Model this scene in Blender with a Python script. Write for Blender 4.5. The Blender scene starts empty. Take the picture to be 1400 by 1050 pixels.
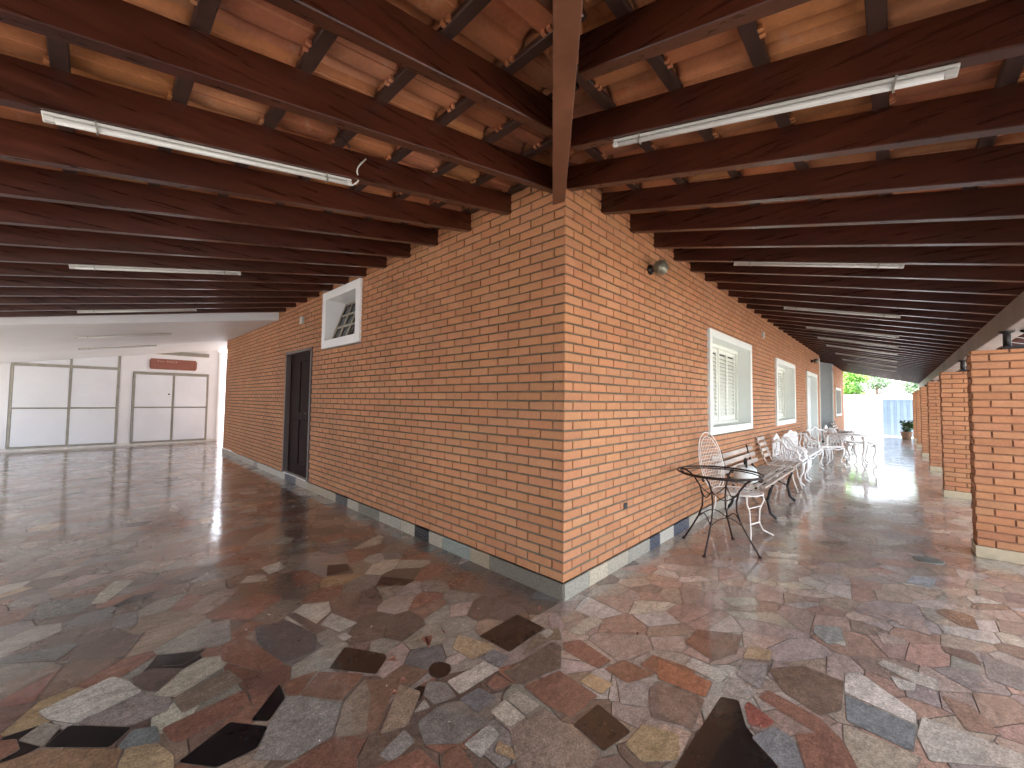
import bpy, math, random
from mathutils import Vector, Matrix
random.seed(7)
C = bpy.context.scene.collection
R = math.radians
# ------------------------------------------------------------------ helpers
class MB:
    """collects faces (with a colour and a material slot per face) for ONE mesh object"""
    def __init__(s): s.v=[]; s.f=[]; s.c=[]; s.m=[]; s.sm=[]
    def face(s, pts, col=(1,1,1,1), mat=0, smooth=False):
        n=len(s.v); s.v+= [tuple(p) for p in pts]; s.f.append(tuple(range(n,n+len(pts)))); s.c.append(col); s.m.append(mat); s.sm.append(smooth)
    def raw(s, verts, faces, col=(1,1,1,1), mat=0, smooth=False):
        n=len(s.v); s.v+=[tuple(p) for p in verts]
        for f in faces: s.f.append(tuple(i+n for i in f)); s.c.append(col); s.m.append(mat); s.sm.append(smooth)
    def box(s, a, b, col=(1,1,1,1), mat=0, M=None, bev=0.0):
        x0,y0,z0=a; x1,y1,z1=b
        if x0>x1:x0,x1=x1,x0
        if y0>y1:y0,y1=y1,y0
        if z0>z1:z0,z1=z1,z0
        e=min(bev,(x1-x0)*.4,(y1-y0)*.4,(z1-z0)*.4)
        if e<=0:
            v=[(x0,y0,z0),(x1,y0,z0),(x1,y1,z0),(x0,y1,z0),(x0,y0,z1),(x1,y0,z1),(x1,y1,z1),(x0,y1,z1)]
            f=[(0,3,2,1),(4,5,6,7),(0,1,5,4),(1,2,6,5),(2,3,7,6),(3,0,4,7)]
        else:
            v=[];X=(x0,x1);Y=(y0,y1);Z=(z0,z1);sg=(1,-1)
            for i in (0,1):
                for j in (0,1):
                    for k in (0,1):
                        v.append((X[i],Y[j]+sg[j]*e,Z[k]+sg[k]*e)); v.append((X[i]+sg[i]*e,Y[j],Z[k]+sg[k]*e)); v.append((X[i]+sg[i]*e,Y[j]+sg[j]*e,Z[k]))
            def I(i,j,k,a): return (i*4+j*2+k)*3+a
            f=[]
            for i in (0,1):
                q=[I(i,0,0,0),I(i,1,0,0),I(i,1,1,0),I(i,0,1,0)]; f.append(q if i else q[::-1])
                q=[I(0,i,0,1),I(0,i,1,1),I(1,i,1,1),I(1,i,0,1)]; f.append(q if i else q[::-1])
                q=[I(0,0,i,2),I(1,0,i,2),I(1,1,i,2),I(0,1,i,2)]; f.append(q if i else q[::-1])
            for a in (0,1):
                for b in (0,1):
                    q=[I(a,b,0,0),I(a,b,1,0),I(a,b,1,1),I(a,b,0,1)]; f.append(q if (a==b) else q[::-1])
                    q=[I(a,0,b,0),I(a,0,b,2),I(a,1,b,2),I(a,1,b,0)]; f.append(q if (a==b) else q[::-1])
                    q=[I(0,a,b,1),I(1,a,b,1),I(1,a,b,2),I(0,a,b,2)]; f.append(q if (a==b) else q[::-1])
            for i in (0,1):
                for j in (0,1):
                    for k in (0,1):
                        q=[I(i,j,k,0),I(i,j,k,1),I(i,j,k,2)]; f.append(q if (i+j+k)%2==1 else q[::-1])
        if M is not None: v=[tuple(M@Vector(p)) for p in v]
        s.raw(v,f,col,mat)
    def tube(s, pts, r, n=8, col=(1,1,1,1), mat=0, closed=False):
        pts=[Vector(p) for p in pts]; N=len(pts); rr=r if isinstance(r,(list,tuple)) else [r]*N
        V=[]; up=None
        for i,p in enumerate(pts):
            if closed: t=pts[(i+1)%N]-pts[i-1]
            else: t=pts[min(i+1,N-1)]-pts[max(i-1,0)]
            t.normalize()
            if up is None:
                up=Vector((0,0,1)) if abs(t.z)<.9 else Vector((1,0,0))
            up=(up-t*up.dot(t))
            if up.length<1e-4: up=Vector((.3,.7,.2)); up=up-t*up.dot(t)
            up.normalize(); b=t.cross(up)
            for k in range(n):
                a=2*math.pi*k/n; V.append(p+(up*math.cos(a)+b*math.sin(a))*rr[i])
        F=[]
        for i in range(N if closed else N-1):
            j=(i+1)%N
            for k in range(n):
                l=(k+1)%n; F.append((i*n+k,i*n+l,j*n+l,j*n+k))
        if not closed: F.append(tuple(range(n))[::-1]); F.append(tuple(range((N-1)*n,N*n)))
        s.raw(V,F,col,mat,True)
    def lathe(s, prof, n=24, o=(0,0,0), col=(1,1,1,1), mat=0, M=None):
        V=[];F=[]
        for r,z in prof:
            for k in range(n):
                a=2*math.pi*k/n; p=Vector((o[0]+r*math.cos(a),o[1]+r*math.sin(a),o[2]+z)); V.append(M@p if M else p)
        for i in range(len(prof)-1):
            for k in range(n):
                l=(k+1)%n; F.append((i*n+k,i*n+l,(i+1)*n+l,(i+1)*n+k))
        s.raw(V,F,col,mat,True)
    def build(s, name, mats, parent=None, loc=None):
        me=bpy.data.meshes.new(name); me.from_pydata(s.v,[],s.f)
        if not isinstance(mats,(list,tuple)): mats=[mats]
        for m in mats: me.materials.append(m)
        me.polygons.foreach_set('material_index',s.m); me.polygons.foreach_set('use_smooth',s.sm)
        ca=me.color_attributes.new('Col','FLOAT_COLOR','CORNER'); buf=[]
        for f,c in zip(s.f,s.c):
            c=tuple(c)+(1,) if len(c)==3 else c
            buf+=list(c)*len(f)
        ca.data.foreach_set('color',buf); me.update()
        o=bpy.data.objects.new(name,me); C.objects.link(o)
        if parent: o.parent=parent
        if loc: o.location=loc
        return o
def tag(o,label=None,cat=None,group=None,kind=None):
    if label: o['label']=label
    if cat: o['category']=cat
    if group: o['group']=group
    if kind: o['kind']=kind
    return o
def thing(name,label,cat,loc=(0,0,0),rz=0,group=None):
    o=bpy.data.objects.new(name,None); C.objects.link(o); o.location=loc; o.rotation_euler=(0,0,rz); o.empty_display_size=.1
    return tag(o,label,cat,group)
def copy_tree(o,parent=None):
    c=o.copy(); C.objects.link(c)
    if parent: c.parent=parent
    for ch in [x for x in list(C.objects) if x.parent==o]: copy_tree(ch,c)
    return c
# ------------------------------------------------------------------ materials
def mat(name, build):
    m=bpy.data.materials.new(name); m.use_nodes=True; nt=m.node_tree; nt.nodes.clear()
    out=nt.nodes.new('ShaderNodeOutputMaterial'); b=nt.nodes.new('ShaderNodeBsdfPrincipled'); nt.links.new(b.outputs[0],out.inputs[0])
    build(nt,b); return m
def N(nt,t,**kw):
    n=nt.nodes.new('ShaderNode'+t)
    for k,v in kw.items():
        if k in n.inputs: n.inputs[k].default_value=v
        else: setattr(n,k,v)
    return n
def coords(nt,scale=(1,1,1),rot=(0,0,0)):
    g=N(nt,'NewGeometry'); mp=N(nt,'Mapping'); mp.inputs['Scale'].default_value=scale; mp.inputs['Rotation'].default_value=rot
    nt.links.new(g.outputs['Position'],mp.inputs[0]); return mp.outputs[0]
def noise(nt,vec,scale,detail=4,rough=.6):
    n=N(nt,'TexNoise'); n.inputs['Scale'].default_value=scale; n.inputs['Detail'].default_value=detail; n.inputs['Roughness'].default_value=rough
    if vec is not None: nt.links.new(vec,n.inputs['Vector'])
    return n.outputs['Fac']
def rmp(nt,fac,stops):
    r=N(nt,'ValToRGB'); e=r.color_ramp.elements
    while len(e)<len(stops): e.new(.5)
    for x,(p,c) in zip(e,stops): x.position=p; x.color=(tuple(c)+(1,))[:4] if not isinstance(c,(int,float)) else (c,c,c,1)
    nt.links.new(fac,r.inputs[0]); return r.outputs[0]
def mix(nt,a,b,fac=1.0,mode='MULTIPLY'):
    m=N(nt,'MixRGB',blend_type=mode)
    for i,x in ((1,a),(2,b),(0,fac)):
        if isinstance(x,(int,float)): m.inputs[i].default_value=x if i==0 else (x,x,x,1)
        elif isinstance(x,tuple): m.inputs[i].default_value=(x+(1,))[:4]
        else: nt.links.new(x,m.inputs[i])
    return m.outputs[0]
def bump(nt,b,h,strength=.3,dist=.002):
    n=N(nt,'Bump'); n.inputs['Strength'].default_value=strength; n.inputs['Distance'].default_value=dist
    nt.links.new(h,n.inputs['Height']); nt.links.new(n.outputs[0],b.inputs['Normal']); return n
def attr(nt,name='Col'):
    a=N(nt,'Attribute'); a.attribute_name=name; return a.outputs['Color']
def simple(name,col,rough=.5,metal=0,var=.15,nscale=8,bs=.15,bd=.002,bscale=60,useattr=False,coat=0):
    def f(nt,b):
        p=coords(nt); n=noise(nt,p,nscale,5)
        v=rmp(nt,n,[(.3,1-var),(.7,1+var*.5)])
        base=attr(nt) if useattr else col
        nt.links.new(mix(nt,base if not isinstance(base,tuple) else base,v),b.inputs['Base Color'])
        r=rmp(nt,noise(nt,p,nscale*3),[(.3,max(.02,rough-.08)),(.7,min(1,rough+.1))]); nt.links.new(r,b.inputs['Roughness'])
        b.inputs['Metallic'].default_value=metal; b.inputs['Coat Weight'].default_value=coat
        if bs: bump(nt,b,noise(nt,p,bscale,3),bs,bd)
    return mat(name,f)
def f_brick(nt,b):
    p=coords(nt); c=attr(nt)
    big=rmp(nt,noise(nt,p,1.1,3),[(.3,.86),(.7,1.08)]); fine=rmp(nt,noise(nt,p,45,5,.7),[(.25,.82),(.75,1.1)])
    pits=rmp(nt,noise(nt,p,160,2),[(.28,.7),(.38,1)])
    x=mix(nt,mix(nt,c,big),fine); x=mix(nt,x,pits,.6)
    st=rmp(nt,noise(nt,coords(nt,(1,1,1.6)),2.3,6,.7),[(.52,0.0),(.66,.30)]); x=mix(nt,x,(.30,.105,.055),st,'MIX')
    ef=rmp(nt,noise(nt,coords(nt,(1,1,.8)),4.7,7,.75),[(.60,0.0),(.72,.28)]); x=mix(nt,x,(.50,.36,.26),ef,'MIX')
    nt.links.new(x,b.inputs['Base Color']); b.inputs['Roughness'].default_value=.72
    b.inputs['Specular IOR Level'].default_value=.35
    bump(nt,b,noise(nt,p,90,5,.7),.45,.0025)
M_brick=mat('fired_brick',f_brick)
M_bed=simple('bed_mortar',(.155,.12,.082),.95,var=.3,nscale=12,bs=.6,bd=.004,bscale=150)
M_pm=simple('pillar_mortar',(.27,.135,.075),.95,var=.3,nscale=12,bs=.5,bd=.003,bscale=150)
M_mortar=simple('mortar',(.085,.045,.026),.95,var=.35,nscale=14,bs=.6,bd=.004,bscale=150)  # darkened so the colour carries the shade of deep vertical joints
def wood(name,sc,c0,c1,rough=.3,coat=.3):
    def f(nt,b):
        p=coords(nt,sc); n=noise(nt,p,3.0,7,.65); n2=noise(nt,coords(nt,(1,1,1)),1.6,3)
        c=rmp(nt,n,[(.3,c0),(.55,tuple((a+d)/2 for a,d in zip(c0,c1))),(.75,c1)])
        c=mix(nt,c,rmp(nt,n2,[(.3,.7),(.7,1.2)])); nt.links.new(c,b.inputs['Base Color'])
        nt.links.new(rmp(nt,n,[(.3,rough-.07),(.8,rough+.15)]),b.inputs['Roughness'])
        b.inputs['Coat Weight'].default_value=coat; b.inputs['Coat Roughness'].default_value=.28
        bump(nt,b,n,.25,.002)
    return mat(name,f)
W0=(.020,.0052,.0026); W1=(.078,.0165,.0065)
M_woodY=wood('varnished_wood_along_y',(14,.9,14),W0,W1)
M_woodX=wood('varnished_wood_along_x',(.9,14,14),W0,W1)
M_hip=wood('hip_wood',(3,3,3),(.10,.035,.018),(.2,.08,.042),.45,.1)
M_batten=wood('batten_wood',(5,5,5),(.03,.012,.008),(.08,.035,.024),.5,.05)
M_beam=wood('grey_weathered_beam',(1.2,14,10),(.16,.12,.10),(.27,.21,.18),.55,.05)
M_door=wood('dark_door_wood',(6,12,.9),(.010,.0035,.003),(.026,.008,.006),.6,.0)
M_door.node_tree.nodes['Principled BSDF'].inputs['Specular IOR Level'].default_value=.08
M_slat=wood('weathered_slats',(1.5,12,12),(.34,.27,.22),(.54,.46,.40),.6,0)
def f_tile(nt,b):
    p=coords(nt); c=attr(nt)
    big=rmp(nt,noise(nt,p,3.5,4),[(.3,.72),(.7,1.12)]); fine=rmp(nt,noise(nt,p,60,4,.7),[(.25,.82),(.75,1.08)])
    x=mix(nt,mix(nt,c,big),fine)
    st=rmp(nt,noise(nt,coords(nt,(1,1,1)),7,6,.7),[(.60,0.0),(.74,.35)])
    x=mix(nt,x,(.50,.42,.34),st,'MIX'); nt.links.new(x,b.inputs['Base Color'])
    b.inputs['Roughness'].default_value=.8; bump(nt,b,noise(nt,p,70,4),.3,.003)
M_tile=mat('clay_roof_tile',f_tile)
def f_floor(nt,b):
    p=coords(nt); c=attr(nt)
    sp=rmp(nt,noise(nt,p,125,4,.8),[(.32,.48),(.48,1.0),(.64,1.7)])
    sp2=mix(nt,rmp(nt,noise(nt,p,38,5,.7),[(.3,.68),(.7,1.28)]),rmp(nt,noise(nt,coords(nt,(1,2.2,1),(0,0,.6)),11,6,.72),[(.34,.72),(.5,1.0),(.66,1.25)]))
    x=mix(nt,mix(nt,c,sp,.8),sp2,.9)
    dirt=rmp(nt,noise(nt,p,1.3,5,.65),[(.35,.72),(.7,1.1)])
    x=mix(nt,x,dirt); nt.links.new(x,b.inputs['Base Color'])
    r=rmp(nt,noise(nt,p,2.2,6,.65),[(.3,.20),(.7,.38)]); nt.links.new(r,b.inputs['Roughness'])
    b.inputs['Specular IOR Level'].default_value=.3; b.inputs['Coat Weight'].default_value=.85; b.inputs['Coat Roughness'].default_value=.06; b.inputs['Coat IOR'].default_value=1.55
    n=N(nt,'Bump'); n.inputs['Strength'].default_value=.35; n.inputs['Distance'].default_value=.004
    nt.links.new(noise(nt,p,5.5,3),n.inputs['Height'])
    n2=N(nt,'Bump'); n2.inputs['Strength'].default_value=.12; n2.inputs['Distance'].default_value=.0012
    nt.links.new(noise(nt,p,120,3),n2.inputs['Height']); nt.links.new(n.outputs[0],n2.inputs['Normal']); nt.links.new(n2.outputs[0],b.inputs['Normal'])
    nt.links.new(n2.outputs[0],b.inputs['Coat Normal'])
M_floor=mat('polished_granite_shards',f_floor)
M_grout=simple('floor_grout',(.19,.155,.12),.5,var=.35,nscale=10,bs=.3,bd=.002)
M_white=simple('white_paint',(.80,.80,.80),.55,var=.05,nscale=2,bs=.12,bd=.002,bscale=25)
M_whitewall=simple('white_wall_paint',(.73,.755,.79),.6,var=.07,nscale=1.2,bs=.2,bd=.003,bscale=18)
M_ceil=simple('white_ceiling_paint',(.67,.68,.71),.5,var=.07,nscale=.8,bs=.15,bd=.003,bscale=6)
M_trim=simple('pale_green_white_trim',(.74,.78,.74),.5,var=.05,nscale=3,bs=.1,bscale=40)
M_shutter=simple('cream_shutter_paint',(.70,.73,.66),.45,var=.06,nscale=5,bs=.08)
M_dark=simple('unlit_room_black',(.02,.02,.02),.8,bs=0)  # near-black blocks stand in for the unlit rooms behind openings
M_glass=mat('dark_pane_glass',lambda nt,b:(b.inputs['Base Color'].__setattr__('default_value',(.05,.055,.06,1)),b.inputs['Roughness'].__setattr__('default_value',.12)))
M_fixture=simple('white_fixture_enamel',(.50,.50,.47),.35,var=.05,nscale=6,bs=0)
M_tubeglass=simple('fluorescent_tube_glass',(.56,.57,.55),.2,var=.02,bs=0)
M_iron=simple('brown_black_iron',(.035,.022,.018),.45,.6,var=.3,nscale=25,bs=.2)
M_castiron=simple('dark_cast_iron',(.03,.026,.025),.5,.5,var=.3,nscale=20,bs=.2)
M_wire=simple('white_coated_wire',(.74,.68,.62),.4,var=.12,nscale=20,bs=.1)
M_cast=simple('white_cast_aluminium',(.82,.82,.81),.4,var=.1,nscale=14,bs=.2,bscale=90)
M_black=simple('black_plastic',(.015,.014,.014),.35,bs=0)
M_khaki=simple('khaki_metal_frame',(.30,.29,.25),.45,.3,var=.2,nscale=6,bs=.1)
M_panel=simple('white_cupboard_panel',(.68,.72,.77),.4,var=.06,nscale=1.5,bs=.05)
M_gate=simple('blue_grey_metal',(.17,.24,.32),.45,.2,var=.12,nscale=4,bs=.1)
M_conc=simple('pale_concrete',(.52,.47,.41),.85,var=.2,nscale=1.5,bs=.3,bd=.004)
M_leaf=simple('leaf_green',(.10,.2,.035),.5,var=.2,nscale=3,bs=0,useattr=True)
M_bark=simple('bark',(.12,.085,.06),.9,var=.3,nscale=12,bs=.6,bd=.01)
M_terr=simple('terracotta_pot',(.42,.30,.22),.8,var=.15,nscale=8)
M_stone=simple('baseboard_stone',(1,1,1),.28,var=.30,nscale=60,bs=.08,useattr=True)
M_beige=simple('beige_plinth_stone',(.46,.38,.25),.5,var=.15,nscale=12)
M_plaque=simple('red_brown_plaque',(.24,.085,.06),.45,var=.15,nscale=6)
M_dry=simple('dry_leaf',(.22,.08,.045),.7,var=.4,nscale=60,bs=.3)
M_kettle=simple('pale_enamel',(.68,.72,.70),.3,var=.18,nscale=9,bs=.05)
M_patina=simple('tarnished_lamp_metal',(.22,.22,.17),.35,.5,var=.4,nscale=40,bs=.2)

# ------------------------------------------------------------------ brick surfaces
BC=[(.45,.206,.098),(.445,.200,.094),(.455,.214,.105),(.425,.188,.086),(.44,.208,.102),(.46,.204,.094)]
def brickcol():
    c=random.choice(BC); k=random.uniform(.93,1.06); return (c[0]*k,c[1]*k*random.uniform(.96,1.04),c[2]*k,1)
def brick_face(mb,P,U,Nn,L,z0,z1,even,odd,pitch=.227,course=.069,openings=(),u_start=0.0,jut=0.0,mortar_u0=None):
    """bricks proud of a recessed mortar plane; P origin, U along, Nn outward"""
    P=Vector(P);U=Vector(U);Nn=Vector(Nn);Z=Vector((0,0,1))
    flip=(U.cross(Z)).dot(Nn)<0
    def q(u,d,z): return P+U*u+Nn*d+Z*z
    k=0; z=z0
    while z<z1-.01:
        a=z+.0072; b=min(z+course-.0072,z1); zc=(a+b)/2
        j0=(even if k%2==0 else odd); n0=int(math.floor((u_start-j0)/pitch))-1; u=j0+n0*pitch
        while u<L:
            s0=max(u+.0058,u_start); s1=min(u+pitch-.0058,L); u+=pitch
            if s1-s0<.02: continue
            segs=[(s0,s1)]
            for (o0,o1,p0,p1) in openings:
                if p0<zc<p1:
                    ns=[]
                    for (x,y) in segs:
                        if y<=o0 or x>=o1: ns.append((x,y))
                        else:
                            if o0-x>.02: ns.append((x,o0))
                            if y-o1>.02: ns.append((o1,y))
                    segs=ns
            for (x,y) in segs:
                if x<=u_start+.001: x-=random.uniform(0,max(jut,.005))
                if y>=L-.001: y+=random.uniform(0,jut)
                d=random.uniform(-.0012,.0012); e=.0028; col=brickcol(); J=lambda: random.uniform(-.0012,.0012)
                o=[(x,a),(y,a),(y,b),(x,b)]; o=[(uu+J()*.8,zz+J()) for uu,zz in o]
                inn=[(o[0][0]+e,o[0][1]+e),(o[1][0]-e,o[1][1]+e),(o[2][0]-e,o[2][1]-e),(o[3][0]+e,o[3][1]-e)]
                V=[q(uu,d,zz) for uu,zz in inn]+[q(uu,d-e,zz) for uu,zz in o]+[q(uu,-.017,zz) for uu,zz in o]
                F=[(0,1,2,3)]+[(i,4+i,4+(i+1)%4,(i+1)%4) for i in range(4)]+[(4+i,8+i,8+(i+1)%4,4+(i+1)%4) for i in range(4)]
                if flip: F=[f[::-1] for f in F]
                mb.raw(V,F,col,0)
        z+=course; k+=1
    zz=z0
    while zz<z1-.02:      # bed joints, struck back from the brick faces
        zz+=course
        if zz>z1: break
        segs=[(mortar_u0 if mortar_u0 is not None else u_start,L)]
        for (o0,o1,p0,p1) in openings:
            if p0-.004<zz<p1+.004:
                ns=[]
                for (x,y) in segs:
                    if y<=o0 or x>=o1: ns.append((x,y))
                    else:
                        if o0-x>.02: ns.append((x,o0))
                        if y-o1>.02: ns.append((o1,y))
                segs=ns
        for (x,y) in segs:
            nn=max(1,int((y-x)/.3)); jt=[(random.uniform(-.001,.001),random.uniform(-.0009,.0009)) for _ in range(nn+1)]
            for i in range(nn):
                ua=x+(y-x)*i/nn; ub=x+(y-x)*(i+1)/nn; (da,ea),(db,eb)=jt[i],jt[i+1]
                f=[q(ua,-.0035+da,zz-.0085),q(ub,-.0035+db,zz-.0085),q(ub,-.0135+db,zz+.0085),q(ua,-.0135+da,zz+.0085)]
                mb.face(f if not flip else f[::-1],(1,1,1,1),2)
    us=sorted(set([mortar_u0 if mortar_u0 is not None else u_start,L]+[c for o in openings for c in o[:2]])); zs=sorted(set([z0,z1]+[c for o in openings for c in o[2:4] if z0<c<z1]))
    for i in range(len(us)-1):
        for j in range(len(zs)-1):
            uc=(us[i]+us[i+1])/2; zc=(zs[j]+zs[j+1])/2
            if any(o[0]<uc<o[1] and o[2]<zc<o[3] for o in openings): continue
            f=[q(us[i],-.013,zs[j]),q(us[i+1],-.013,zs[j]),q(us[i+1],-.013,zs[j+1]),q(us[i],-.013,zs[j+1])]
            mb.face(f if not flip else f[::-1],(1,1,1,1),1)
HB=.11; ZT=3.02
SR=.2474; SL=.193; Z0=2.85        # roof slopes; underside of rafters at the wall
LX=-5.0                           # outer line of the left bay; unseen eave widened to shade the left wall
EY=-2.382                          # inner face of the eave beam
# ================================================================== HOUSE
house=thing('brick_house','orange brick house with its corner towards the camera, white framed windows and stone baseboard','house',(0,0,0))
WIN=[(2.96,4.97,.957,2.28),(6.82,8.83,.93,2.245)]
DOORR=(10.56,12.45,HB,2.225)
WIN3=(17.6,19.7,.90,2.03)
m=MB(); brick_face(m,(0,0,0),(1,0,0),(0,-1,0),13.2,HB,ZT,.213,.1,openings=WIN+[DOORR])
w=m.build('brick_wall',[M_brick,M_mortar,M_bed],house)
m=MB(); brick_face(m,(16.8,0,0),(1,0,0),(0,-1,0),4.45,HB,ZT,.213,.1,openings=[(WIN3[0]-16.8,WIN3[1]-16.8,WIN3[2],WIN3[3])]); m.build('brick_wall',[M_brick,M_mortar,M_bed],house)
LW=(3.10,4.26,2.055,2.85); LD=(4.66,5.82,HB,2.125)
m=MB(); brick_face(m,(0,0,0),(0,1,0),(-1,0,0),10.3,HB,ZT,.217,.104,openings=[LW,LD],u_start=.0185,mortar_u0=.013); m.build('brick_wall',[M_brick,M_mortar,M_bed],house)
m=MB(); brick_face(m,(0,10.3,0),(1,0,0),(0,1,0),6,HB,2.7,.2,.09,u_start=.0185,mortar_u0=.013); m.build('brick_wall',[M_brick,M_mortar,M_bed],house)
m=MB()   # hidden outer sides, plain render
m.box((21.24,0.02,0),(21.25,10.29,3.0)); m.box((6.0,10.28,0),(21.24,10.29,3.0)); m.build('rendered_wall',M_whitewall,house)
# unseen inner core, blocks light inside the house
m=MB()
m.box((.6,.9,0),(12.9,9.9,2.9)); m.box((12.9,2.2,0),(20.9,9.9,2.9)); m.build('light_tight_core',M_dark,house)
# recessed porch at x 13.2..16.8
m=MB(); m.box((16.79,-.005,0),(16.87,2.2,ZT)); m.box((13.12,.012,0),(13.2,2.2,ZT)); m.box((13.2,2.1,0),(16.79,2.2,ZT)); m.build('porch_recess_wall',simple('grey_green_wall',(.52,.57,.58),.6,var=.05,bs=.1),house)
m=MB(); m.box((13.14,-.012,HB),(13.215,.03,2.78)); m.build('porch_trim',M_trim,house); m=MB(); m.box((16.775,-.014,HB),(16.835,.03,2.6)); m.build('porch_trim',M_trim,house)
# baseboard stones
SC=[(.20,.20,.18),(.34,.32,.27),(.45,.40,.32),(.16,.17,.17),(.42,.34,.24),(.05,.05,.055),(.30,.27,.22),(.10,.12,.16)]
def baseboard(P,U,Nn,L,seq,skip=()):
    m=MB(); P=Vector(P);U=Vector(U);Nn=Vector(Nn); u=seq[0][2] if len(seq[0])>2 else 0; i=0
    while u<L:
        ln,col=(seq[i][0],seq[i][1]) if i<len(seq) else (random.choice([.3,.45,.6,.25,.8]),random.choice(SC))
        i+=1; e=min(u+ln,L)
        if any(a<(u+e)/2<b for a,b in skip): u=e; continue
        k=random.uniform(.9,1.1); col=(col[0]*k,col[1]*k,col[2]*k,1)
        d=.013+random.uniform(-.0008,.0008)
        V=[]
        for uu in (u+.0012,e-.0012):
            for dd,zz in ((-.004,0),(d,0),(d,HB-.006),(d-.005,HB-.001),(-.004,HB-.001)): V.append(P+U*uu+Nn*dd+Vector((0,0,zz)))
        F=[(0,1,2,3,4)[::-1],(5,6,7,8,9)]+[(a,(a+1)%5,(a+1)%5+5,a+5) for a in range(5)]
        m.raw(V,F,col,0); u=e
    return m
g=(.15,.135,.105);cr=(.36,.32,.25);bk=(.014,.014,.016);bl=(.05,.058,.08);lg=(.30,.28,.23);bg=(.32,.26,.18)
seqR=[(.30,lg),(.26,(.42,.36,.27)),(.34,cr),(.40,lg),(.22,bl),(.33,(.5,.47,.40)),(.42,bl),(.33,cr),(.3,lg),(.9,cr),(.5,(.5,.5,.46)),(.3,bl),(.8,cr)]
seqL=[(.72,g),(.24,bg),(.38,(.22,.24,.21)),(.22,cr),(.24,bk),(.26,cr),(.45,lg),(.5,g),(.3,cr),(.35,bk),(1.0,bg),(.5,cr),(.5,bl),(1.6,(.4,.37,.32)),(.25,(.2,.18,.16)),(3,(.38,.34,.29))]
baseboard((12.45,0,0),(1,0,0),(0,-1,0),.75,[(.75,cr)]).build('baseboard',M_stone,house); baseboard((0,0,0),(1,0,0),(0,-1,0),10.56,seqR).build('baseboard',M_stone,house)
baseboard((16.8,0,0),(1,0,0),(0,-1,0),4.45,[(.5,cr)]).build('baseboard',M_stone,house)
baseboard((0,0.0,0),(0,1,0),(-1,0,0),10.3,seqL).build('baseboard',M_stone,house)
# --- windows on the right wall
def louvre_window(x0,x1,z0,z1,nleaf=4,t=.095,depth=.22):
    f=MB()
    for a,b in (((x0,-.028,z0),(x0+t,depth,z1)),((x1-t,-.028,z0),(x1,depth,z1)),((x0+t,-.028,z1-t),(x1-t,depth,z1))): f.box(a,b,bev=.004)
    fr=f.build('window',M_trim,house)
    s=MB(); s.box((x0+t,-.024,z0),(x1-t,depth+.02,z0+t),bev=.004); s.build('sill',M_trim,fr)
    X0,X1,ZA,ZB=x0+t,x1-t,z0+t,z1-t; wl=(X1-X0)/nleaf
    fm=MB(); y=depth-.045
    for a,b in (((X0,y-.02,ZA),(X0+.045,depth,ZB)),((X1-.045,y-.02,ZA),(X1,depth,ZB)),((X0+.045,y-.02,ZB-.05),(X1-.045,depth,ZB)),((X0+.045,y-.02,ZA),(X1-.045,depth,ZA+.045))): fm.box(a,b,bev=.003)
    fm.build('frame',M_shutter,fr)
    X0+=.045;X1-=.045;ZA+=.045;ZB-=.05; wl=(X1-X0)/nleaf
    for i in range(nleaf):
        l=MB(); a=X0+i*wl+.003; b=X0+(i+1)*wl-.003; yy=y+(.012 if i%2 else 0); st=.05
        for p,q in (((a,yy,ZA),(a+st,yy+.028,ZB)),((b-st,yy,ZA),(b,yy+.028,ZB)),((a+st,yy+.001,ZA),(b-st,yy+.027,ZA+.07)),((a+st,yy+.001,ZB-.06),(b-st,yy+.027,ZB))): l.box(p,q,bev=.003)
        z=ZA+.09
        while z<ZB-.085:
            M=Matrix.Translation((0,yy+.014,z))@Matrix.Rotation(R(60),4,'X')
            l.box((a+st-.002,-.031,-.0035),(b-st-.014,.031,.0035),M=M); z+=.056
        l.build('shutter_leaf',M_shutter,fr)
    d=MB(); d.box((x0+.02,depth+.0,z0+.02),(x1-.02,depth+.4,z1-.02)); d.build('dark_room_block',M_dark,fr)
louvre_window(*WIN[0]); louvre_window(*WIN[1])
def plain_window(x0,x1,z0,z1,t=.09):
    f=MB()
    for a,b in (((x0,-.028,z0),(x0+t,.14,z1)),((x1-t,-.028,z0),(x1,.14,z1)),((x0+t,-.028,z1-t),(x1-t,.14,z1)),((x0+t,-.03,z0),(x1-t,.14,z0+t))): f.box(a,b,bev=.004)
    fr=f.build('window',M_trim,house)
    p=MB(); p.box((x0+t,.10,z0+t),(x1-t,.13,z1-t)); p.build('pane',M_glass,fr)
plain_window(*WIN3)
# --- white door on the right wall
x0,x1,z0,z1=DOORR; f=MB()
for a,b in (((x0,-.028,0),(x0+.1,.2,z1)),((x1-.1,-.028,0),(x1,.2,z1)),((x0+.1,-.028,z1-.1),(x1-.1,.2,z1))): f.box(a,b,bev=.004)
df=f.build('door_frame',M_trim,house)
d=MB(); d.box((x0+.1,.12,.02),(x0+.94,.16,z1-.1),bev=.004); d.box((x0+.95,.125,.02),(x1-.1,.165,z1-.1),bev=.004)
for xa in (x0+.22,x0+1.07):
    for za,zb in ((.2,.95),(1.1,2.0)): d.box((xa,.112,za),(xa+.58,.13,zb),bev=.006)
d.build('door_leaf',simple('white_door_paint',(.62,.68,.70),.4,var=.05,bs=.05),df)
d=MB(); d.tube([(x0+.88,.12,1.0),(x0+.88,.07,1.0),(x0+.77,.07,1.0)],.01); d.build('handle',M_castiron,df)
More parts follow.
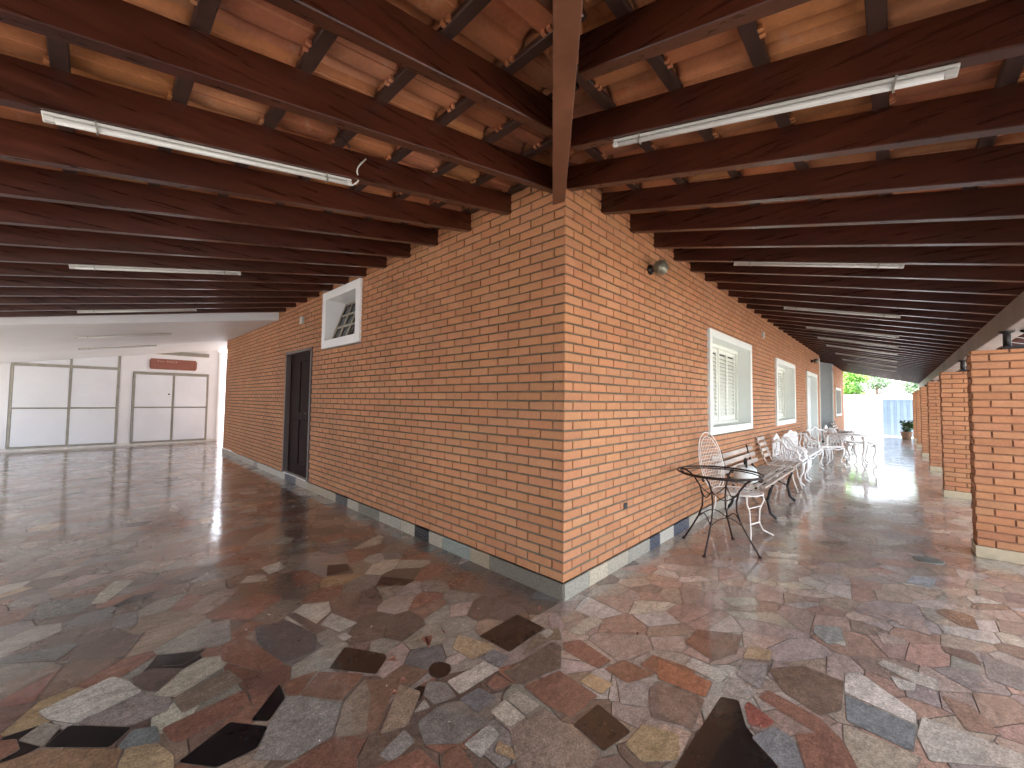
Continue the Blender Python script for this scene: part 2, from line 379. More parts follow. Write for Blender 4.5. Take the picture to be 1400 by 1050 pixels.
# --- small window on the left wall (deep white reveal, pane with bars)
y0,y1,z0,z1=LW; t=.11; f=MB()
for a,b in (((-.03,y0,z0),(.36,y0+t,z1)),((-.03,y1-t,z0),(.36,y1,z1)),((-.03,y0+t,z1-t),(.36,y1-t,z1)),((-.03,y0+t,z0),(.36,y1-t,z0+t))): f.box(a,b,bev=.004)
fr=f.build('window',M_white,house)
b=MB(); yb0,yb1,zb0,zb1=y0+t,y1-t,z0+t,z1-t
# tilted sash hinged at the top, bars in front of dark glass
def sp(v,w): # v along y 0..1, w up 0..1, plane leaning outward at the bottom
    return Vector((.26-.19*(1-w),yb0+.01+(yb1-yb0-.02)*v,zb0+.02+(zb1-zb0-.04)*w))
for i in range(5): b.tube([sp(i/4,0),sp(i/4,1)],.013,6)
for j in range(4): b.tube([sp(0,j/3),sp(1,j/3)],.016,6)
b.build('sash_bars',simple('beige_metal',(.36,.32,.25),.5,bs=.1),fr)
p=MB(); p.face([sp(0,0)+Vector((.012,0,0)),sp(1,0)+Vector((.012,0,0)),sp(1,1)+Vector((.012,0,0)),sp(0,1)+Vector((.012,0,0))][::-1]); p.build('pane',M_glass,fr)
p=MB(); p.box((.35,y0,z0),(.6,y1,z1)); p.build('dark_room_block',M_dark,fr)
# --- dark door on the left wall
y0,y1,z0,z1=LD; f=MB(); t=.045
for a,b in (((-.016,y0,z0),(.16,y0+t,z1)),((-.016,y1-t,z0),(.16,y1,z1)),((-.016,y0+t,z1-t),(.16,y1-t,z1))): f.box(a,b,bev=.003)
df=f.build('door_frame',simple('grey_lilac_frame',(.10,.075,.07),.45,var=.1,bs=.1),house)
d=MB(); d.box((.06,y0+t,z0+.012),(.15,y1-t,z1-t))
for yy in (y0+.16,y0+.62):
    for za,zb in ((.3,1.0),(1.12,1.95)): d.box((.048,yy,za),(.07,yy+.34,zb),bev=.008)
d.build('door_leaf',M_door,df)
d=MB(); d.box((.042,y0+.10,1.0),(.062,y0+.135,1.2),bev=.003); d.tube([(.05,y0+.117,1.12),(.0,y0+.117,1.12),(-.005,y0+.22,1.12)],.009); d.build('handle',M_castiron,df)
d=MB(); d.box((-.012,y0+.001,HB+.0005),(.15,y1-.001,HB+.012)); d.build('threshold',M_stone,df)

# ================================================================== ROOF
roof=thing('tiled_porch_roof','dark varnished rafters carrying clay roof tiles over the brick veranda','roof',(0,0,0))
RW,RH=.058,.155
def sloped_box(mb,A,B,w,h,side):   # A,B = underside centre points; side = unit horizontal width dir
    A=Vector(A);B=Vector(B);s=Vector(side)*(w/2);e=.004
    V=[]
    for p in (A,B):
        for du,dz in ((-1+2*e/w,0),(1-2*e/w,0),(1,e),(1,h),(-1,h),(-1,e)): V.append(p+s*du+Vector((0,0,dz)))
    F=[tuple(range(6))[::-1],tuple(range(6,12))]+[(i,(i+1)%6,(i+1)%6+6,i+6) for i in range(6)]
    mb.raw(V,F)
def rz_(x,y): return Z0+SR*y
def lz_(x,y): return Z0+SL*x
YE=-2.95; XE=LX-.35
XH=-3.05
for k in range(-6,45):
    xx=-.01+.4805*k+RW/2
    ya=.35 if xx>.02 else .78*xx-.03
    if ya<YE+.2: continue
    m=MB(); j=random.uniform(-.003,.003); sloped_box(m,(xx+j,ya,rz_(0,ya)),(xx-j,YE,rz_(0,YE)),RW,RH,(1,0,0)); m.build('rafter',M_woodY,roof)
for k in range(-6,13):
    yy=.05+.4915*k+RW/2
    xa=.35 if yy>.06 else yy/.78-.03
    m=MB(); j=random.uniform(-.003,.003); sloped_box(m,(xa,yy+j,lz_(xa,0)),(XE,yy-j,lz_(XE,0)),RW,RH,(0,1,0)); m.build('rafter',M_woodX,roof)
# hip rafter
m=MB(); hd=Vector((-1,-.78,-.193)); sd=Vector((-.78,1,0)).normalized()
A=Vector((.06,.065+.047,2.77+.012)); B=Vector((0,.065,2.77))+hd*3.35
sloped_box(m,A,B,.088,.235,sd); m.build('hip_rafter',M_hip,roof)
# battens
bt=RH+.001
i=0
for i in range(0,10):
    y=.05-.337*i
    if y<YE: break
    m=MB(); xs=max(-4.4,(y/.78)) if y<0 else .0
    z=rz_(0,y)+bt; sloped_box(m,(xs-.02,y,z),(21.3,y,z),.052,.026,(0,1,0)); m.build('batten',M_batten,roof)
for i in range(0,16):
    x=-.03-.337*i
    if x<XE: break
    ys=max(-2.9,x*.78)
    m=MB(); z=lz_(x,0)+bt; sloped_box(m,(x,ys-.02,z),(x,6.35,z),.052,.026,(1,0,0)); m.build('batten',M_batten,roof)
# clay tiles
def tile_mesh(org,U,D,slope,nu,nd,keep,pitch=.205,gauge=.337,u0=0):
    """U across, D horizontal down-slope direction"""
    m=MB(); org=Vector(org);U=Vector(U);D=Vector(D); Z=Vector((0,0,1)); Ln=.405
    prof=[(-.014,.034),(-.004,.010),(.012,.002),(.030,0),(.085,0),(.100,.008),(.112,.030),(.128,.047),(.150,.054),(.172,.050),(.190,.036),(.203,.016),(.214,.001)]
    for r in range(nd):
        for c in range(nu):
            o=org+U*(u0+c*pitch+random.uniform(-.002,.002))+D*(r*gauge+random.uniform(-.004,.004))-Z*(slope*r*gauge)
            cc=o+U*.1+D*.2
            if not keep(cc.x,cc.y): continue
            base=random.choice([(.46,.165,.062),(.50,.19,.075),(.42,.145,.055),(.47,.19,.085),(.38,.135,.055)]); k=random.uniform(.78,1.22); col=(base[0]*k,base[1]*k*random.uniform(.95,1.12),base[2]*k*random.uniform(.9,1.25),1)
            rows=[]
            for (dd,lift,sc) in ((0,0,1),(.02,.001,1),(Ln*.5,.007,1),(Ln,.0165,1.0)):
                for th in (0,.012):
                    rows.append([o+U*(pu)+D*dd+Z*(pz*(1-.0*dd)+lift+th-slope*dd) for pu,pz in prof])
            nP=len(prof)
            V=[p for row in rows for p in row]; F=[]
            for s in range(3):
                lo=(2*s)*nP; lo2=(2*s+2)*nP; hi=lo+nP; hi2=lo2+nP
                for i in range(nP-1):
                    F.append((lo+i,lo2+i,lo2+i+1,lo+i+1)); F.append((hi+i,hi+i+1,hi2+i+1,hi2+i))
            lo=6*nP;hi=7*nP
            for i in range(nP-1): F.append((lo+i,hi+i,hi+i+1,lo+i+1)); F.append((i,i+1,nP+i+1,nP+i))
            m.raw(V,F,col,0,True)
            # hanging lugs behind the batten
            for lu in (.045,.075):
                q=o+U*lu+D*.012+Z*(-.018-slope*.012); m.box((-.009,-.009,0),(.009,.009,.02),col,M=Matrix.Translation(q))
    return m
zt=bt+.027
org=(-4.6,.05-.02+.337,Z0+SR*(.05-.02+.337)+zt)
tile_mesh((-4.6,.367,Z0+SR*.367+zt),(1,0,0),(0,-1,0),SR,127,11,lambda x,y: y<.78*x+.30 and y>-3.1).build('tile_covering',M_tile,roof)
tile_mesh((-.03-.02+.337,-3.0,Z0+SL*.287+zt),(0,1,0),(-1,0,0),SL,47,16,lambda x,y: y>.78*x-.30).build('tile_covering',M_tile,roof)
# eave beam on the right
def stubs(): pass
m=MB(); m.box((-3.6,EY-.16,2.035),(21.3,EY,2.035+.205),bev=.006); m.build('eave_beam',M_beam,roof)
m=MB(); zl=Z0+SL*LX; m.box((LX-.14,-2.9,zl-.2),(LX,13.5,zl+.0),bev=.006); m.build('eave_beam',M_beam,roof)
# outer felt above the plaster ceiling + house top (keeps the rain out; simple tiled slopes)
m=MB()
zr=Z0+.32
m.face([(-.25,-.25*0+.25,zr-.05),(21.5,.25,zr-.05),(17,5.1,4.3),(4.5,5.1,4.3)],(.42,.17,.09,1)); m.face([(-.25,10.6,zr-.05),(-.25,.25,zr-.05),(4.5,5.1,4.3)],(.42,.17,.09,1))
m.face([(21.5,.25,zr-.05),(21.5,10.6,zr-.05),(17,5.1,4.3)],(.42,.17,.09,1)); m.face([(21.5,10.6,zr-.05),(-.25,10.6,zr-.05),(4.5,5.1,4.3),(17,5.1,4.3)],(.42,.17,.09,1))
m.face([(-.2,6.4,zr-.05),(-.2,13.9,zr-.05),(XE,13.9,Z0+SL*XE+.22),(XE,6.4,Z0+SL*XE+.22)],(.42,.17,.09,1))
m.build('unseen_roof_sheet',M_tile,roof)
m=MB(); c_=(.42,.17,.09,1); hz=zt+.085  # opaque sheets added above the tiles to seal light leaks between them
def PR_(x,y): return (x,y,Z0+SR*y+hz)
def PL_(x,y): return (x,y,Z0+SL*x+hz)
m.face([PR_(.35,.273),PR_(21.4,.273),PR_(21.4,-3.1),PR_(-3.974,-3.1)],c_); m.build('unseen_roof_sheet',M_tile,roof)
m=MB(); m.face([PL_(.35,.273),PL_(-3.974,-3.1),PL_(-4.45,-3.1),PL_(-4.45,13.7),PL_(.35,13.7)],c_); m.build('unseen_roof_sheet',M_tile,roof)
# plaster ceiling of the back bay
m=MB()
def cz(x): return 2.745+.175*x
for (xa,xb,ya,yb) in ((LX-.3,0,6.32,10.3),(LX-.3,2.6,10.312,13.55)):
    V=[(xa,ya,cz(xa)),(xb,ya,cz(xb)),(xb,yb,cz(xb)),(xa,yb,cz(xa))]; V+=[(x,y,z+.14) for x,y,z in V]
    m.raw(V,[(0,3,2,1),(4,5,6,7),(0,1,5,4),(1,2,6,5),(2,3,7,6),(3,0,4,7)])
m.build('plaster_ceiling',M_ceil,roof)
m=MB(); m.box((.06,10.42,2.62),(2.6,10.56,2.72)); m.build('lintel',M_beam,roof)

# ================================================================== PILLARS
def pillar(x,label):
    t=thing('brick_pillar',label,'pillar',(x,EY+.215,0),0,'brick pillars along the veranda edge')
    m=MB(); W,D=.58,.28; zt=1.86; b=.10
    brick_face(m,(0,-W,0),(0,1,0),(-1,0,0),W,b,zt,.02,.13,pitch=.226,u_start=0,jut=.006)
    brick_face(m,(D,-W,0),(0,1,0),(1,0,0),W,b,zt,.02,.13,pitch=.226,u_start=0,jut=.006)
    brick_face(m,(.018,0,0),(1,0,0),(0,1,0),D-.036,b,zt,.10,.0,pitch=.226,mortar_u0=-.008)
    brick_face(m,(.018,-W,0),(1,0,0),(0,-1,0),D-.036,b,zt,.10,.0,pitch=.226,mortar_u0=-.008)
    m.face([(.01,-W+.01,zt-.004),(D-.01,-W+.01,zt-.004),(D-.01,-.01,zt-.004),(.01,-.01,zt-.004)],(1,1,1,1),1)
    m.build('shaft',[M_brick,M_pm,M_pm],t)
    m=MB(); m.box((-.012,-W-.012,0),(D+.012,.012,b),bev=.003); m.build('plinth',M_beige,t)
    m=MB()
    for yy in (-.235,-.36):
        m.lathe([(.05,0),(.05,.02),(.026,.03),(.026,.155),(.05,.165),(.05,.18)],12,(D*.5,yy,zt-.004))
    m.box((.06,-.40,zt+.0),(.20,-.20,zt+.03)); m.build('bracket',M_castiron,t)
    return t
pl=['nearest brick pillar, cut off by the right edge of the photo','second brick pillar from the camera, partly hidden behind the nearest','third brick pillar from the camera along the veranda','fourth brick pillar from the camera along the veranda','fifth brick pillar from the camera, near the far end','farthest brick pillar, beside the potted plant']
for i,l in enumerate(pl): pillar(3.30+3.26*i,l)

# ================================================================== FLOOR
def clip(poly,a,b,c):  # keep ax+by<=c
    out=[];n=len(poly)
    for i in range(n):
        p=poly[i];q=poly[(i+1)%n];dp=a*p[0]+b*p[1]-c;dq=a*q[0]+b*q[1]-c
        if dp<=0: out.append(p)
        if (dp<0<dq) or (dq<0<dp): t=dp/(dp-dq); out.append((p[0]+t*(q[0]-p[0]),p[1]+t*(q[1]-p[1])))
    return out
RED=(.23,.115,.078);CRM=(.46,.41,.33);GRY=(.26,.23,.19);DRK=(.15,.108,.085);BLK=(.006,.006,.007);OCH=(.40,.28,.16);BLU=(.17,.168,.155);PNK=(.36,.275,.23);TAN=(.27,.20,.148);PUR=(.20,.13,.095)
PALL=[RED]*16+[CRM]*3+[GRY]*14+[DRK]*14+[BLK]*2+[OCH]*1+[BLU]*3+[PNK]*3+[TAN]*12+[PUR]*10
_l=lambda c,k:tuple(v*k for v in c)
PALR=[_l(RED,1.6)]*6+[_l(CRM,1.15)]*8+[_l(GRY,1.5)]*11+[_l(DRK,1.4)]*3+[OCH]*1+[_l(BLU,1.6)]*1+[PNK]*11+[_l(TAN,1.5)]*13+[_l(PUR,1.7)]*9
PALR=[tuple(.52*v+.48*w_ for v,w_ in zip(c,(.36,.30,.255))) for c in PALR]  # right-hand stones paled, daylight glare is put into their colour
def stonecol(c):
    k=random.uniform(.82,1.18); return (c[0]*k*random.uniform(.95,1.05),c[1]*k,c[2]*k*random.uniform(.93,1.07),1)
fl=MB()
def region(x0,x1,y0,y1,ang,st,area,inset=.0022):
    ca,sa=math.cos(ang),math.sin(ang)
    def fwd(x,y): u=ca*x+sa*y; v=-sa*x+ca*y; return (u/st,v*st)
    def inv(u,v): u*=st; v/=st; return (ca*u-sa*v,sa*u+ca*v)
    n=int((x1-x0+1.2)*(y1-y0+1.2)/area); cell=.30; grid={}; pts=[]
    for _ in range(n):
        best=None
        for t in range(2):
            x=random.uniform(x0-.6,x1+.6);y=random.uniform(y0-.6,y1+.6);p=fwd(x,y);g=(int(p[0]//cell),int(p[1]//cell))
            d=min([ (q[0]-p[0])**2+(q[1]-p[1])**2 for i in (-1,0,1) for j in (-1,0,1) for q in grid.get((g[0]+i,g[1]+j),[])] or [9])
            if best is None or d>best[0]: best=(d,p,g)
        if best[0]<.003: continue
        grid.setdefault(best[2],[]).append(best[1]); pts.append((best[1],best[2]))
    for p,g in pts:
        poly=[(p[0]-.7,p[1]-.7),(p[0]+.7,p[1]-.7),(p[0]+.7,p[1]+.7),(p[0]-.7,p[1]+.7)]
        nb=[q for i in range(-3,4) for j in range(-3,4) for q in grid.get((g[0]+i,g[1]+j),[]) if q!=p]
        nb.sort(key=lambda q:(q[0]-p[0])**2+(q[1]-p[1])**2)
        for q in nb[:26]:
            a,b=q[0]-p[0],q[1]-p[1]; L=math.hypot(a,b)
            c=(q[0]**2+q[1]**2-p[0]**2-p[1]**2)/2-inset*L; poly=clip(poly,a,b,c)
            if len(poly)<3: break
        if len(poly)<3: continue
        w=[inv(*q) for q in poly]
        for a,b,c in ((1,0,x1),(-1,0,-x0),(0,1,y1),(0,-1,-y0)):
            w=clip(w,a,b,c)
            if len(w)<3: break
        if len(w)<3: continue
        # drop tiny edges
        w2=[w[i] for i in range(len(w)) if math.hypot(w[i][0]-w[i-1][0],w[i][1]-w[i-1][1])>.006]
        if len(w2)<3: continue
        t=random.uniform(-.0004,.0004)
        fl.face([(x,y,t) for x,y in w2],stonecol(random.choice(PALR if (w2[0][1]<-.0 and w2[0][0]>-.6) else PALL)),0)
region(LX-.1,21.32,-3.0,0.0,R(-35),1.2,.034)
region(LX-.1,0.0,0.0,13.55,R(25),1.14,.036)
region(0.0,3,10.3,13.55,R(25),1.2,.06)
# the individual shards one can recognise in front of the corner
PC=(-2.26058755,-1.65161877,1.35);PF=Vector((0.72256437,0.69003239,0.04190507));PR=Vector((0.69021373,-0.72350106,0.01229727));PU=Vector((-0.03880387,-0.02003789,0.99904592));FOC=547.3475805
def ground(x,y):
    r=PF+PR*((x-700)/FOC)-PU*((y-525)/FOC); t=-PC[2]/r.z; return (PC[0]+t*r.x,PC[1]+t*r.y)
# traced outlines, turned into floor positions (the stones lie flat on the floor sheet)
HERO={(0,700):[
(BLK,[(620,590),(700,555),(790,522),(760,550),(700,585)]),(CRM,[(145,765),(430,630),(490,645),(545,688),(290,812),(180,795)]),(BLK,[(165,902),(265,818),(505,825),(420,902)]),
(BLK,[(680,960),(880,805),(1025,822),(985,905),(830,980)]),(BLK,[(960,800),(1070,658),(1092,712),(1028,802)]),(RED,[(620,830),(940,680),(955,730),(880,780),(690,885),(650,880)]),
(RED,[(850,570),(840,520),(930,475),(1085,580),(1000,615)]),(RED,[(1085,690),(1095,650),(1215,608),(1145,703),(1105,705)]),(RED,[(1222,612),(1395,620),(1310,722),(1150,704)]),
(GRY,[(1030,808),(1100,712),(1310,728),(1270,860),(1120,950),(960,950),(993,905)]),(CRM,[(325,355),(440,265),(515,262),(400,350)]),(BLU,[(80,420),(160,350),(380,315),(320,385)]),
(BLU,[(430,440),(440,400),(525,380),(525,430),(470,452)]),(OCH,[(445,985),(480,905),(600,885),(665,930),(665,985)]),(RED,[(-20,880),(60,870),(75,910),(-20,960)]),
(GRY,[(790,520),(790,430),(880,410),(885,490),(840,515)]),((.13,.115,.105),[(975,440),(1100,415),(1210,470),(1210,530),(1090,580),(985,500)]),(CRM,[(1225,430),(1270,388),(1370,425),(1300,462)]),
(CRM,[(1290,480),(1320,462),(1350,478),(1315,497)]),(DRK,[(1095,395),(1130,385),(1250,450),(1212,468)]),(CRM,[(1000,215),(1070,190),(1090,215),(1030,240)]),(CRM,[(915,275),(950,245),(1015,242),(1025,265)]),
(BLK,[(1255,205),(1330,198),(1340,225),(1250,245)]),(TAN,[(660,715),(870,605),(930,650),(700,770)]),(RED,[(958,690),(1045,665),(968,755)]),(GRY,[(70,875),(170,805),(235,820),(165,900)]),
(RED,[(1085,985),(1270,872),(1345,885),(1370,960),(1360,985)]),(TAN,[(1278,862),(1316,728),(1398,640),(1420,700),(1400,850)]),((.19,.20,.19),[(440,915),(505,835),(600,820),(615,880),(485,905)]),
((.28,.17,.10),[(-30,975),(165,907),(425,907),(470,905),(440,985),(-30,985)]),(GRY,[(320,790),(560,700),(660,712),(640,760),(500,820),(300,815)]),(DRK,[(500,640),(580,600),(700,600),(600,690),(545,682)])],
(450,700):[
(BLK,[(575,475),(720,393),(825,445),(690,537)]),(BLK,[(0,600),(60,517),(215,545),(220,560),(180,622)]),(BLK,[(378,605),(395,580),(430,573),(463,585),(468,605),(450,630),(415,640),(388,628)]),
(OCH,[(470,520),(495,470),(650,515),(560,560),(545,565)]),(BLU,[(583,560),(625,525),(690,555),(650,595)]),(CRM,[(450,650),(595,572),(655,602),(500,700)]),(RED,[(600,662),(640,620),(702,658),(640,685)]),
(DRK,[(668,612),(850,500),(888,512),(886,598),(725,660)]),(RED,[(745,668),(880,608),(1028,705),(930,790),(830,740)]),(CRM,[(678,716),(725,684),(810,740),(752,778)]),(CRM,[(614,766),(672,718),(755,788),(690,826)]),
(CRM,[(515,890),(610,814),(655,848),(580,945)]),(OCH,[(632,920),(650,875),(700,905),(720,955)]),((.018,.013,.012),[(935,815),(1030,735),(1156,843),(1050,918)]),((.19,.175,.16),[(340,805),(420,742),(530,782),(618,792),(505,885),(365,890)]),
(BLU,[(497,715),(572,674),(643,710),(570,773)]),(GRY,[(362,700),(377,648),(448,655),(488,707),(402,738)]),(TAN,[(692,840),(820,748),(1038,922),(1000,985),(722,985)]),(RED,[(430,985),(440,925),(500,892),(560,985)]),
(OCH,[(1132,890),(1200,812),(1340,850),(1340,950),(1200,960)]),(RED,[(1055,600),(1130,567),(1250,622),(1140,658)]),(RED,[(1190,588),(1240,548),(1400,603),(1400,698)]),(OCH,[(960,650),(1000,617),(1088,658),(1045,700)]),
(RED,[(895,500),(960,490),(1080,570),(1030,600),(900,530)]),(GRY,[(1100,645),(1225,652),(1218,748),(1115,735)]),(DRK,[(1225,680),(1262,648),(1385,692),(1396,828),(1232,788)]),(CRM,[(915,455),(1010,392),(1050,420),(965,475)]),
(CRM,[(805,465),(840,447),(860,458),(835,485)]),((.24,.22,.20),[(190,930),(290,832),(328,880),(240,960)]),(CRM,[(320,770),(365,717),(388,750)]),(RED,[(160,985),(350,907),(425,985)]),(RED,[(-20,885),(60,877),(112,985),(-20,985)]),
((.20,.12,.08),[(60,800),(140,645),(262,642),(185,840),(110,870)]),(DRK,[(445,215),(480,200),(513,225),(490,236)]),(TAN,[(195,850),(270,660),(350,690),(300,820)]),(PNK,[(840,400),(870,380),(905,440),(880,470),(845,440)]),
((.2,.15,.11),[(740,550),(790,470),(880,440),(890,490),(845,492)])],
(900,700):[
((.014,.012,.012),[(60,985),(240,708),(308,722),(335,820),(465,985)]),(CRM,[(103,590),(130,557),(273,620),(237,656)]),((.26,.09,.065),[(330,745),(345,725),(448,805),(410,830),(347,815)]),(OCH,[(322,560),(345,513),(435,530),(430,570)]),
(GRY,[(243,690),(277,632),(382,685),(345,720)]),(DRK,[(0,650),(178,718),(130,836),(0,772)]),((.30,.12,.07),[(0,565),(208,652),(180,712),(0,640)]),(TAN,[(0,805),(128,845),(78,950),(0,960)]),((.24,.22,.2),[(355,862),(450,822),(518,870),(558,985),(470,985)]),
(RED,[(382,710),(422,682),(618,790),(700,870),(770,985),(565,985),(522,850),(610,848)]),((.19,.19,.18),[(715,698),(988,822),(975,920),(722,800)]),((.40,.365,.325),[(712,670),(715,622),(768,612),(988,770),(988,816),(716,692)]),
((.3,.25,.19),[(707,812),(1008,940),(980,985),(765,985),(710,880)]),(PNK,[(835,457),(943,486),(948,509),(856,504)]),(PNK,[(872,405),(900,384),(1013,411),(1047,474),(990,458)]),(CRM,[(835,580),(862,567),(1068,641),(1078,688),(985,658)]),
(CRM,[(887,627),(988,658),(982,686),(922,680)]),((.22,.22,.21),[(592,460),(602,432),(700,442),(713,498),(650,508)]),(CRM,[(668,500),(715,492),(720,517)]),(PUR,[(1057,380),(1100,370),(1208,401),(1228,453),(1160,438)]),
(PUR,[(1080,512),(1208,541),(1238,589),(1100,540)]),(CRM,[(332,240),(453,271),(448,289),(337,261)]),(CRM,[(232,326),(368,329),(388,357),(282,361)]),(CRM,[(405,150),(550,166),(500,179),(420,169)]),((.24,.26,.26),[(945,270),(975,242),(1068,256),(1050,288)]),
(CRM,[(1000,68),(1140,71),(1100,87)]),(BLU,[(1235,541),(1398,601),(1398,688),(1262,640)]),(PUR,[(1083,702),(1198,741),(1318,858),(1182,838)]),((.40,.36,.30),[(990,855),(1010,783),(1400,930),(1400,985),(1040,955)]),
(RED,[(100,500),(150,450),(320,470),(300,540),(210,570)]),((.22,.2,.18),[(310,600),(330,570),(420,580),(400,660),(385,680),(300,625)]),(PUR,[(420,600),(560,590),(710,650),(700,760),(620,780),(480,690)])]}
for (ox,oy),lst in HERO.items():
    for n_,(col,pts) in enumerate(lst):
        if ox==900 and col not in (BLK,RED,CRM,OCH,(.014,.012,.012)): col=_l(col,1.25)  # traced stones on the right lightened to carry the glare there
        w=[ground(ox+x/2.8,oy+y/2.8) for x,y in pts]
        if sum(w[i-1][0]*w[i][1]-w[i][0]*w[i-1][1] for i in range(len(w)))<0: w=w[::-1]
        cx=sum(p[0] for p in w)/len(w); cy=sum(p[1] for p in w)/len(w)
        def rough(w,g):   # expand by g and round corners a little
            r=[]
            n=len(w)
            for i in range(n):
                p=w[i];a=w[i-1];b=w[(i+1)%n]
                def go(q,d):
                    L=math.hypot(q[0]-p[0],q[1]-p[1]); d=min(d,L*.3); return (p[0]+(q[0]-p[0])*d/L,p[1]+(q[1]-p[1])*d/L)
                r+= [go(a,.008),go(b,.008)]
            out=[]
            for x,y in r:
                L=math.hypot(x-cx,y-cy); out.append((x+(x-cx)/L*g,y+(y-cy)/L*g))
            return out
        h=.0006+.00005*(n_%7)
        fl.face([(x,y,h) for x,y in rough(w,.0032)],(1,1,1,1),1)
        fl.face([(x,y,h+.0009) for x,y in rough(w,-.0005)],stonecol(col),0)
for a,b in (((LX-.1,-3.0),(21.32,0)),((LX-.1,0),(0,13.55)),((0,10.3),(3,13.55))):
    fl.face([(a[0],a[1],-.003),(b[0],a[1],-.003),(b[0],b[1],-.003),(a[0],b[1],-.003)],(1,1,1,1),1)
fl.box((LX-.1,-3.0,-.14),(21.32,-2.97,-.004),(1,1,1,1),1); fl.box((LX-.13,-3.0,-.14),(LX-.1,13.5,-.004),(1,1,1,1),1)
floor=fl.build('floor',[M_floor,M_grout]); tag(floor,kind='structure',label='polished crazy paving floor of red, grey, cream and black granite shards')
m=MB(); m.face([(-300,-300,-.12),(320,-300,-.12),(320,320,-.12),(-300,320,-.12)]); tag(m.build('ground',M_conc),'pale concrete yard outside the veranda',kind='structure')

# ================================================================== BACK WALL OF THE LEFT BAY + CUPBOARDS
YC=13.546
bw=thing('white_back_wall','white painted wall at the back of the left bay, holding the cupboards','wall',(0,YC,0))
m=MB(); m.box((LX-.3,0,0),(-3.63,.12,2.9)); m.box((-3.63,0,0),(-1.76,.12,.05)); m.box((-1.76,0,0),(-1.51,.12,2.9)); m.box((-1.51,0,0),(.19,.12,.045)); m.box((-1.51,0,2.04),(.19,.12,2.9)); m.box((.19,0,0),(.42,.12,3.0))
m.box((-3.63,.10,2.12),(-1.76,.12,2.9)); m.box((LX-.3,.121,0),(.42,.2,3.0)); m.build('plastered_wall',M_whitewall,bw)  # last box is backing added behind the cupboards to stop light gaps
m=MB(); m.box((LX-.3,-.014,0),(.42,-.001,.075)); m.build('baseboard',simple('white_stone_base',(.62,.61,.58),.35,var=.1,bs=.05),bw)
m=MB(); m.box((-1.21,-.02,2.555),(.17,.0,2.60)); m.box((-1.21,-.05,2.60),(.17,.0,2.66)); m.build('ledge',M_khaki,bw)
m=MB(); m.box((.42,-.03,0),(.47,.2,2.75)); m.build('corner_post',M_white,bw)
def cupboard(x0,xm,x1,z0,zm,z1,label,top=None):
    t=thing('storage_cupboard',label,'cupboard',((x0+x1)/2,YC,z0),0,'built-in cupboards in the white back wall'); cx=(x0+x1)/2
    f=MB(); w=.045
    def B(xa,xb,za,zb,ya=-.03,yb=.06): f.box((xa-cx,ya,za-z0),(xb-cx,yb,zb-z0),bev=.002)
    zt=top or z1
    B(x0,x0+w,z0,zt); B(x1-w,x1,z0,zt); B(xm-w/2,xm+w/2,z0,zt,-.027)
    B(x0+w,x1-w,z0,z0+w,-.025); B(x0+w,x1-w,zm-w*.35,zm+w*.35,-.022); B(x0+w,x1-w,z1-w*1.5,z1,-.026)
    f.build('frame',M_khaki,t)
    b=MB(); b.box((x0-cx,.05,0),(x1-cx,.10,zt-z0)); b.build('back_panel',M_panel,t)
    for (a,c) in ((x0+w,xm-w/2),(xm+w/2,x1-w)):
        for (p,q) in ((z0+w,zm-w*.35),(zm+w*.35,z1-w*1.5)):
            d=MB(); g=random.uniform(.004,.014); ang=R(random.uniform(-.4,.4))
            M=Matrix.Translation(((a+c)/2-cx,-.02,(p+q)/2-z0))@Matrix.Rotation(ang,4,'Y')
            d.box((-(c-a)/2+g,-.02,-(q-p)/2+g),((c-a)/2-.004,0,(q-p)/2-.004),bev=.003,M=M); do=d.build('door',M_panel,t)
            if a<xm-.1 and p>zm-.1 and not top:
                h=MB(); h.lathe([(0,0),(.022,0),(.022,.012),(.01,.03),(0,.03)],12,M=Matrix.Translation((c-.07-cx,-.045,zm+.38-z0))@Matrix.Rotation(R(90),4,'X')); h.build('knob',M_black,do)
    if top:
        d=MB(); d.box((x0+w-cx,-.01,z1-z0),(xm-w/2-cx,.01,zt-z0)); d.box((xm+w/2-cx,-.01,z1-z0),(x1-w-cx,.01,zt-z0)); d.build('upper_panel',M_panel,t)
cupboard(-3.62,-2.66,-1.77,.05,1.025,2.12,'larger left cupboard with four white doors and khaki frame reaching the ceiling',top=2.55)
cupboard(-1.50,-.64,.18,.045,1.037,2.03,'smaller right cupboard with four white doors and a black knob, under the plaque')
m=MB(); m.box((-.51,-.03,-.16),(.51,0,.14),bev=.01)
m.box((-.53,-.028,-.12),(-.51,-.003,.10)); m.box((.51,-.028,-.12),(.53,-.003,.10))
for i in range(9):
    if i==3: continue
    m.box((-.36+.05*i,-.034,.045),(-.33+.05*i,-.0305,.045+random.choice([.03,.045,.035])),(1,1,1,1),1)
tag(m.build('wall_plaque',[M_plaque,simple('faded_lettering',(.40,.24,.2),.5,bs=0)],loc=(-.65,YC-.001,2.29)),'red brown plaque with faint pale lettering above the right cupboard','plaque')

